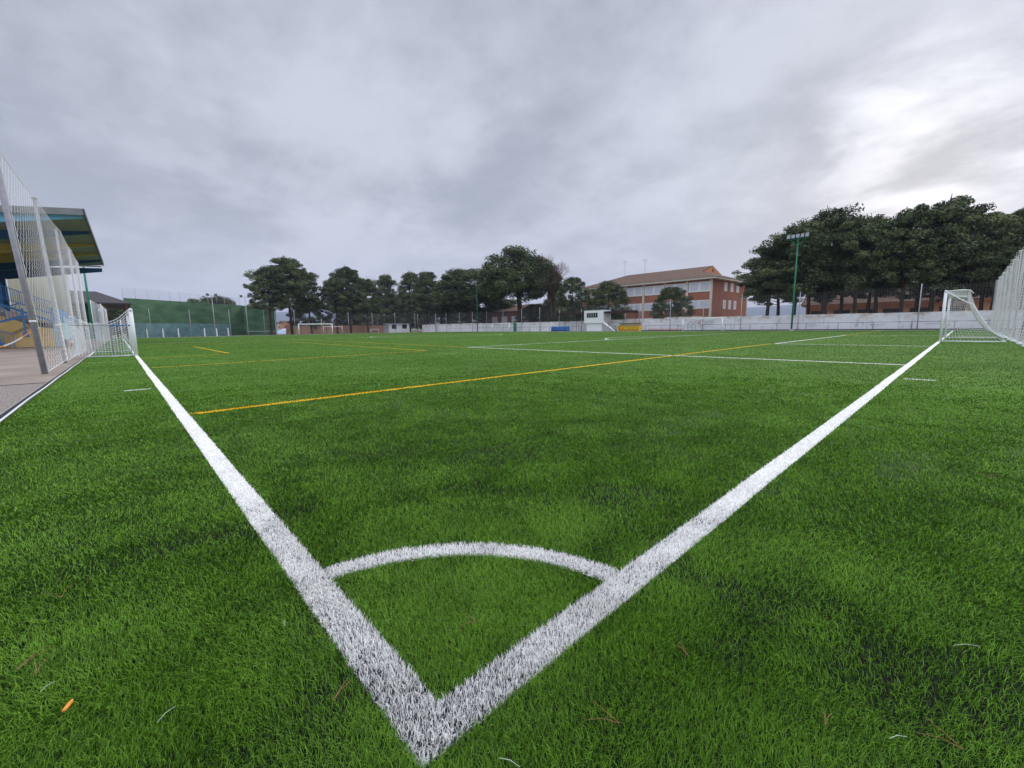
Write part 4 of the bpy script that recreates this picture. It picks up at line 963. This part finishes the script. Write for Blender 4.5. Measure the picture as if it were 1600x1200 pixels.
# ------------------------------------------------------------------ trees
def leaf_quads(rg, centers, radii, per, size, up=.35):
    """clumps of small leaf-sized faces around each centre"""
    V = []; T = []
    for c, rad, n in zip(centers, radii, per):
        d = rg.normal(size=(n, 3)); d /= np.linalg.norm(d, axis=1)[:, None]
        rr_ = rg.random(n)**.42
        p = c+d*rad*rr_[:, None]
        a = rg.normal(size=(n, 3)); a[:, 2] *= .6; a /= np.linalg.norm(a, axis=1)[:, None]
        nn_ = d*.7+rg.normal(size=(n, 3))*.6+np.array([0, 0, up]); b2 = np.cross(nn_, a); b2 /= np.linalg.norm(b2, axis=1)[:, None]+1e-9
        s = size*(.6+.8*rg.random(n))[:, None]
        V.append(np.stack([p-a*s, p-b2*s*.55, p+a*s, p+b2*s*.55], 1).reshape(-1, 3))
        tt = np.clip(.42+rg.normal(0, .14, n)+(rg.random()-.5)*.85, 0, 1); T.append(np.repeat(tt, 4))
    V = np.concatenate(V); n = len(V)//4
    return V, np.arange(n)[:, None]*4+np.arange(4)[None, :], np.concatenate(T)
def limb(b, rg, p, q, r0, r1, wob=.12, n=5):
    p, q = np.array(p, float), np.array(q, float); L = np.linalg.norm(q-p); pts = []
    for i in range(n+1):
        s = i/n; w_ = rg.normal(size=3)*wob*L*.12*math.sin(math.pi*s); pts.append(tuple(p+(q-p)*s+w_+np.array([0, 0, -.08*L*math.sin(math.pi*s)*(1 if q[2] > p[2]+.3*L else -.3)])))
    b.tube(pts, [r0+(r1-r0)*i/n for i in range(n+1)], 7, cap=False)
def tree_meshes(seed, kind):
    """unit tree: height 1, crown width 1 (scaled per instance)"""
    rg = np.random.default_rng(seed); b = MB(); cs = []; rs = []; H = 16.0; Wd = 11.0
    if kind in ('scots', 'full'):        # open irregular crown of flat layered clumps
        base = .38 if kind == 'scots' else .20; lean = rg.normal(0, .5, 2); tp_ = np.array([lean[0], lean[1], H*.93])
        stem = [np.array([0, 0, 0]), np.array([lean[0]*.2, lean[1]*.2, H*.3]), np.array([lean[0]*.7+rg.normal(0, .2), lean[1]*.7, H*.6]), tp_]
        b.tube([tuple(s) for s in stem], [.30, .24, .17, .05], 9, cap=False)
        nb = 40 if kind == 'scots' else 52
        for k in range(nb):
            hz_ = base+(1-base)*((k+.5)/nb)**.9; z = H*hz_; an = k*2.4+rg.normal(0, .35)
            prof2 = math.sin(math.pi*min(1, max(.05, (hz_-base)/(1-base)*.78+.22)))**.7
            R2 = Wd*.5*prof2*(.62+.42*rg.random()); f = min(1, z/H/.93)
            o_ = np.array([lean[0]*f, lean[1]*f, z-.6]); e = o_+np.array([math.cos(an)*R2*.86, math.sin(an)*R2*.86, .5+rg.random()*1.0])
            limb(b, rg, o_, e, .085, .03); m_ = rg.integers(3, 6)
            for j in range(m_):
                s = .45+.6*(j+1)/m_; c = o_+(e-o_)*s+rg.normal(size=3)*np.array([.7, .7, .35]); c[2] = min(c[2], H*(.975-.13*rg.random()))
                cs.append(c); q = .55+.62*rg.random(); rs.append(np.array([q*1.15, q*1.15, q*.66]))
        size = .155; den = 185
    elif kind == 'stone':      # umbrella pine: dense rounded dome
        base = .46; b.tube([(0, 0, 0), (.15, .1, H*.25), (.1, -.1, H*.48)], [.42, .34, .28], 10, cap=False)
        for k in range(9):
            an = k*.7+rg.normal(0, .1); e = np.array([math.cos(an)*Wd*.32, math.sin(an)*Wd*.32, H*(.68+.1*rg.random())]); limb(b, rg, (.1, -.1, H*.46), e, .17, .06)
        for k in range(230):
            d = rg.normal(size=3); d[2] = abs(d[2])*1.0-.45; d /= np.linalg.norm(d); rr_ = .60+.42*rg.random()**.5
            z = H*.56+d[2]*H*(.42 if d[2] > 0 else .22)*rr_; c = np.array([d[0]*Wd*.47*rr_, d[1]*Wd*.47*rr_, z]); cs.append(c); q = .75+.55*rg.random(); rs.append(np.array([q, q, q*.8]))
        size = .155; den = 230
    else:                      # young conical/rounded pine, crown to near the ground
        b.tube([(0, 0, 0), (.1, 0, H*.5), (0, 0, H*.95)], [.30, .2, .05], 8, cap=False)
        for k in range(190):
            s = rg.random()**.85; z = H*(.10+.86*s); R2 = Wd*.5*math.sqrt(max(.03, 1-((s-.42)/.60)**2))*(.35+.62*rg.random()**.6); an = rg.random()*6.283
            c = np.array([math.cos(an)*R2, math.sin(an)*R2, z]); cs.append(c); q = .65+.6*rg.random(); rs.append(np.array([q, q, q*.95]))
            if k % 4 == 0: limb(b, rg, (0, 0, max(1, z-1.2)), c, .06, .02, n=3)
        size = .155; den = 220
    per = [int(den*(.6+.8*rg.random())) for _ in cs]
    V, F, T = leaf_quads(rg, cs, rs, per, size)
    V = V/np.array([Wd, Wd, H]); me = npmesh('crown', V, [F], tint=T)
    tm = bpy.data.meshes.new('trunk'); tm.from_pydata([(v[0]/Wd, v[1]/Wd, v[2]/H) for v in b.v], [], b.f)
    for p_ in tm.polygons: p_.use_smooth = True
    tm.materials.append(M['bark']); return tm, me
PROTO = {k: [tree_meshes(s, k) for s in ss] for k, ss in (('scots', (11, 12, 13, 14, 15, 16)), ('stone', (21, 22)), ('young', (31, 32, 33)), ('full', (41, 42, 43, 44)))}
cnt = {}
def tree(kind, px, pytop, wpx, plane, label, lean=0.0, group='pines beyond the pitch', ax=0, rot=None, m='pine', base=None, name='pine_tree'):
    p = at(px, 512, ax, plane); D = float(np.dot(p-CC, _F)); ztop = at(px, pytop, ax, plane)[2]
    wm = wpx*D/CF*1.08
    i = cnt.get(kind, 0); cnt[kind] = i+1; tm, cm = PROTO[kind][i % len(PROTO[kind])]
    key = m
    if not cm.materials: cm.materials.append(M[m])
    t = empty(name, (p[0], p[1], -.07), rot if rot is not None else i*1.9)
    t.scale = (wm, wm, (ztop+.07)*.965)
    if lean: t.rotation_euler = (0, 0, i*1.9)
    tag(t, label, 'tree', group)
    link('trunk', tm, None, t); link('crown', cm, None, t)
    return t
# far-left group behind the end line
G1 = 'pines beyond the far goal line'
tree('scots', 424, 414, 66, 122, 'leftmost pine of the far left group, leaning crown beside the green wall', ax=1, group=G1)
tree('scots', 456, 399, 72, 124, 'tallest pine of the far left group with broad dark crown', ax=1, group=G1)
tree('scots', 487, 416, 52, 128, 'slim pine on the right side of the far left group', ax=1, group=G1)
tree('young', 485, 462, 58, 132, 'low dark bushy pine behind the right half of the far large goal', ax=1, group=G1)
tree('scots', 527, 430, 50, 126, 'shorter pine on the left of the second group, right of the far goal', ax=1, group=G1)
tree('full', 548, 413, 60, 128, 'taller pine in the middle of the second group', ax=1, group=G1)
tree('full', 575, 432, 46, 124, 'single trunk pine on the right of the second group', ax=1, group=G1)
tree('young', 543, 462, 50, 138, 'low dark bush like pine under the second group', ax=1, group=G1)
G2 = 'pines behind the far side wall'
tree('full', 604, 424, 44, 78, 'thin gappy pine at the left end of the far side row', group=G2)
tree('full', 640, 420, 48, 80, 'open crowned pine second in the far side row', group=G2)
tree('full', 668, 419, 52, 78, 'pine third in the far side row, left of the dense dark ones', group=G2)
tree('young', 598, 462, 60, 92, 'low dark pine filling the gap under the thin gappy pine', group=G2)
tree('young', 640, 456, 74, 94, 'low dark pine filling the gap under the open crowned pine', group=G2)
tree('stone', 700, 436, 70, 84, 'dark rounded pine just left of the central floodlight', group=G2)
tree('stone', 735, 412, 96, 80, 'broad dense pine behind the central floodlight', group=G2)
tree('young', 690, 456, 84, 96, 'low dark pine under the rounded pine left of the floodlight', group=G2)
tree('young', 762, 455, 74, 94, 'low dark pine between the broad dense pine and the large domed pine', group=G2)
tree('stone', 812, 384, 116, 77, 'large domed umbrella pine, highest in the middle of the photo', group=G2)
tree('young', 790, 466, 80, 96, 'low dark pine under the large domed pine', group=G2)
tree('young', 838, 474, 60, 86, 'low dark pine right of the large domed trunk', group=G2)
tree('young', 895, 430, 52, 79, 'bushy green pine left of the press box, above its canopy', group=G2, m='pinelight')
tree('young', 868, 448, 34, 82, 'small dark pine left of the bushy green one', group=G2)
tree('young', 950, 437, 58, 78, 'rounded green pine in front of the left end of the school', group=G2)
tree('young', 1048, 446, 58, 77, 'rounded green pine in front of the middle of the school facade', group=G2)
G3 = 'pines of the right grove'
gl_ = [(1196, 378, 96, 79, 'lowest pine at the left edge of the right grove, reaching the school'), (1238, 343, 112, 78, 'pine behind the right floodlight, second from the left of the grove'),
       (1285, 321, 122, 80, 'high pine just right of the right floodlight'), (1333, 336, 96, 79, 'pine fourth from the left in the right grove'), (1368, 331, 92, 83, 'pine set back in the middle of the right grove'),
       (1404, 320, 104, 79, 'pine with branches showing left of the highest crown'), (1450, 310, 122, 80, 'highest pine of the right grove, left of the large goal'),
       (1500, 332, 108, 79, 'pine above the large goal at the right'), (1545, 332, 104, 82, 'pine right of the large goal'), (1592, 319, 112, 80, 'pine at the right edge of the photo'), (1650, 316, 120, 80, 'pine beyond the right edge of the photo')]
for px, yt, wp, pl, lab in gl_: tree('scots', px, yt, wp, pl, lab, group=G3)
for px, yt, wp, pl, lab in [(1215, 400, 96, 88, 'shorter inner pine at the left of the grove, behind the floodlight'), (1262, 385, 100, 91, 'shorter inner pine behind the high pine'), (1312, 380, 100, 90, 'shorter inner pine behind the fourth pine'),
                            (1352, 378, 100, 92, 'shorter inner pine deep in the middle of the grove'), (1428, 372, 104, 89, 'shorter inner pine behind the highest pine'), (1478, 380, 100, 91, 'shorter inner pine behind the goal'), (1530, 378, 100, 90, 'shorter inner pine right of the goal'), (1575, 372, 100, 89, 'shorter inner pine near the right net')]:
    tree('scots', px, yt, wp, pl, lab, group=G3)
# domed pine over the green wall, trees by the shelter
tree('stone', 335, 459, 66, 150, 'rounded treetop rising above the green court wall', ax=1, group='trees beyond the green wall')
tree('young', 183, 478, 46, 135, 'dark tree seen through the open shelter at the left', ax=1, group='trees beyond the green wall')
tree('young', 168, 486, 40, 150, 'darker low tree behind the shelter columns', ax=1, group='trees beyond the green wall')
# bare winter tree
p = at(862, 512, 0, 79); H0 = at(862, 406, 0, 79)[2]; t = empty('bare_tree', (79, p[1], -.07)); tag(t, 'leafless brown tree with fine twigs right of the large domed pine', 'tree')
rg = np.random.default_rng(9); bt = MB(); bt.tube([(0, 0, 0), (.1, .1, H0*.3), (0, -.1, H0*.55)], [.22, .18, .12], 8, cap=False); bt.build('trunk', M['bark'], t, True)
bt = MB(); tw = []
def grow(p, d, L, r, lev):
    q = p+d*L; bt.tube([tuple(p), tuple((p+q)/2+rg.normal(size=3)*L*.04), tuple(q)], [r, r*.8, r*.6], 4 if lev < 3 else 3, cap=False)
    if lev >= 5: return
    for k in range(3 if lev < 4 else 4):
        nd = d+rg.normal(size=3)*.38; nd[2] += .25; nd /= np.linalg.norm(nd); grow(p+(q-p)*(.45+.5*rg.random()), nd, L*.72, r*.55, lev+1)
for k in range(11):
    a = k*.9; d = np.array([math.cos(a)*.35, math.sin(a)*.42, 1.0]); d /= np.linalg.norm(d); grow(np.array([0, 0, H0*(.25+.035*k)]), d, H0*.22, .10, 0)
bt.build('crown', M['twig'], t)

# ------------------------------------------------------------------ haze
hz = MB().box((-6500, -6500, -1.2), (8000, 8000, 240)).build('haze', None)
hm = bpy.data.materials.new('haze_air'); hm.use_nodes = True; ht = hm.node_tree; ht.nodes.clear()
pv = ht.nodes.new('ShaderNodeVolumePrincipled'); pv.inputs['Color'].default_value = (.62, .72, .96, 1); pv.inputs['Density'].default_value = .00020
ou = ht.nodes.new('ShaderNodeOutputMaterial'); ht.links.new(pv.outputs[0], ou.inputs['Volume']); hz.data.materials.append(hm)
tag(hz, 'thin bluish haze in the air', 'haze', kind='stuff')
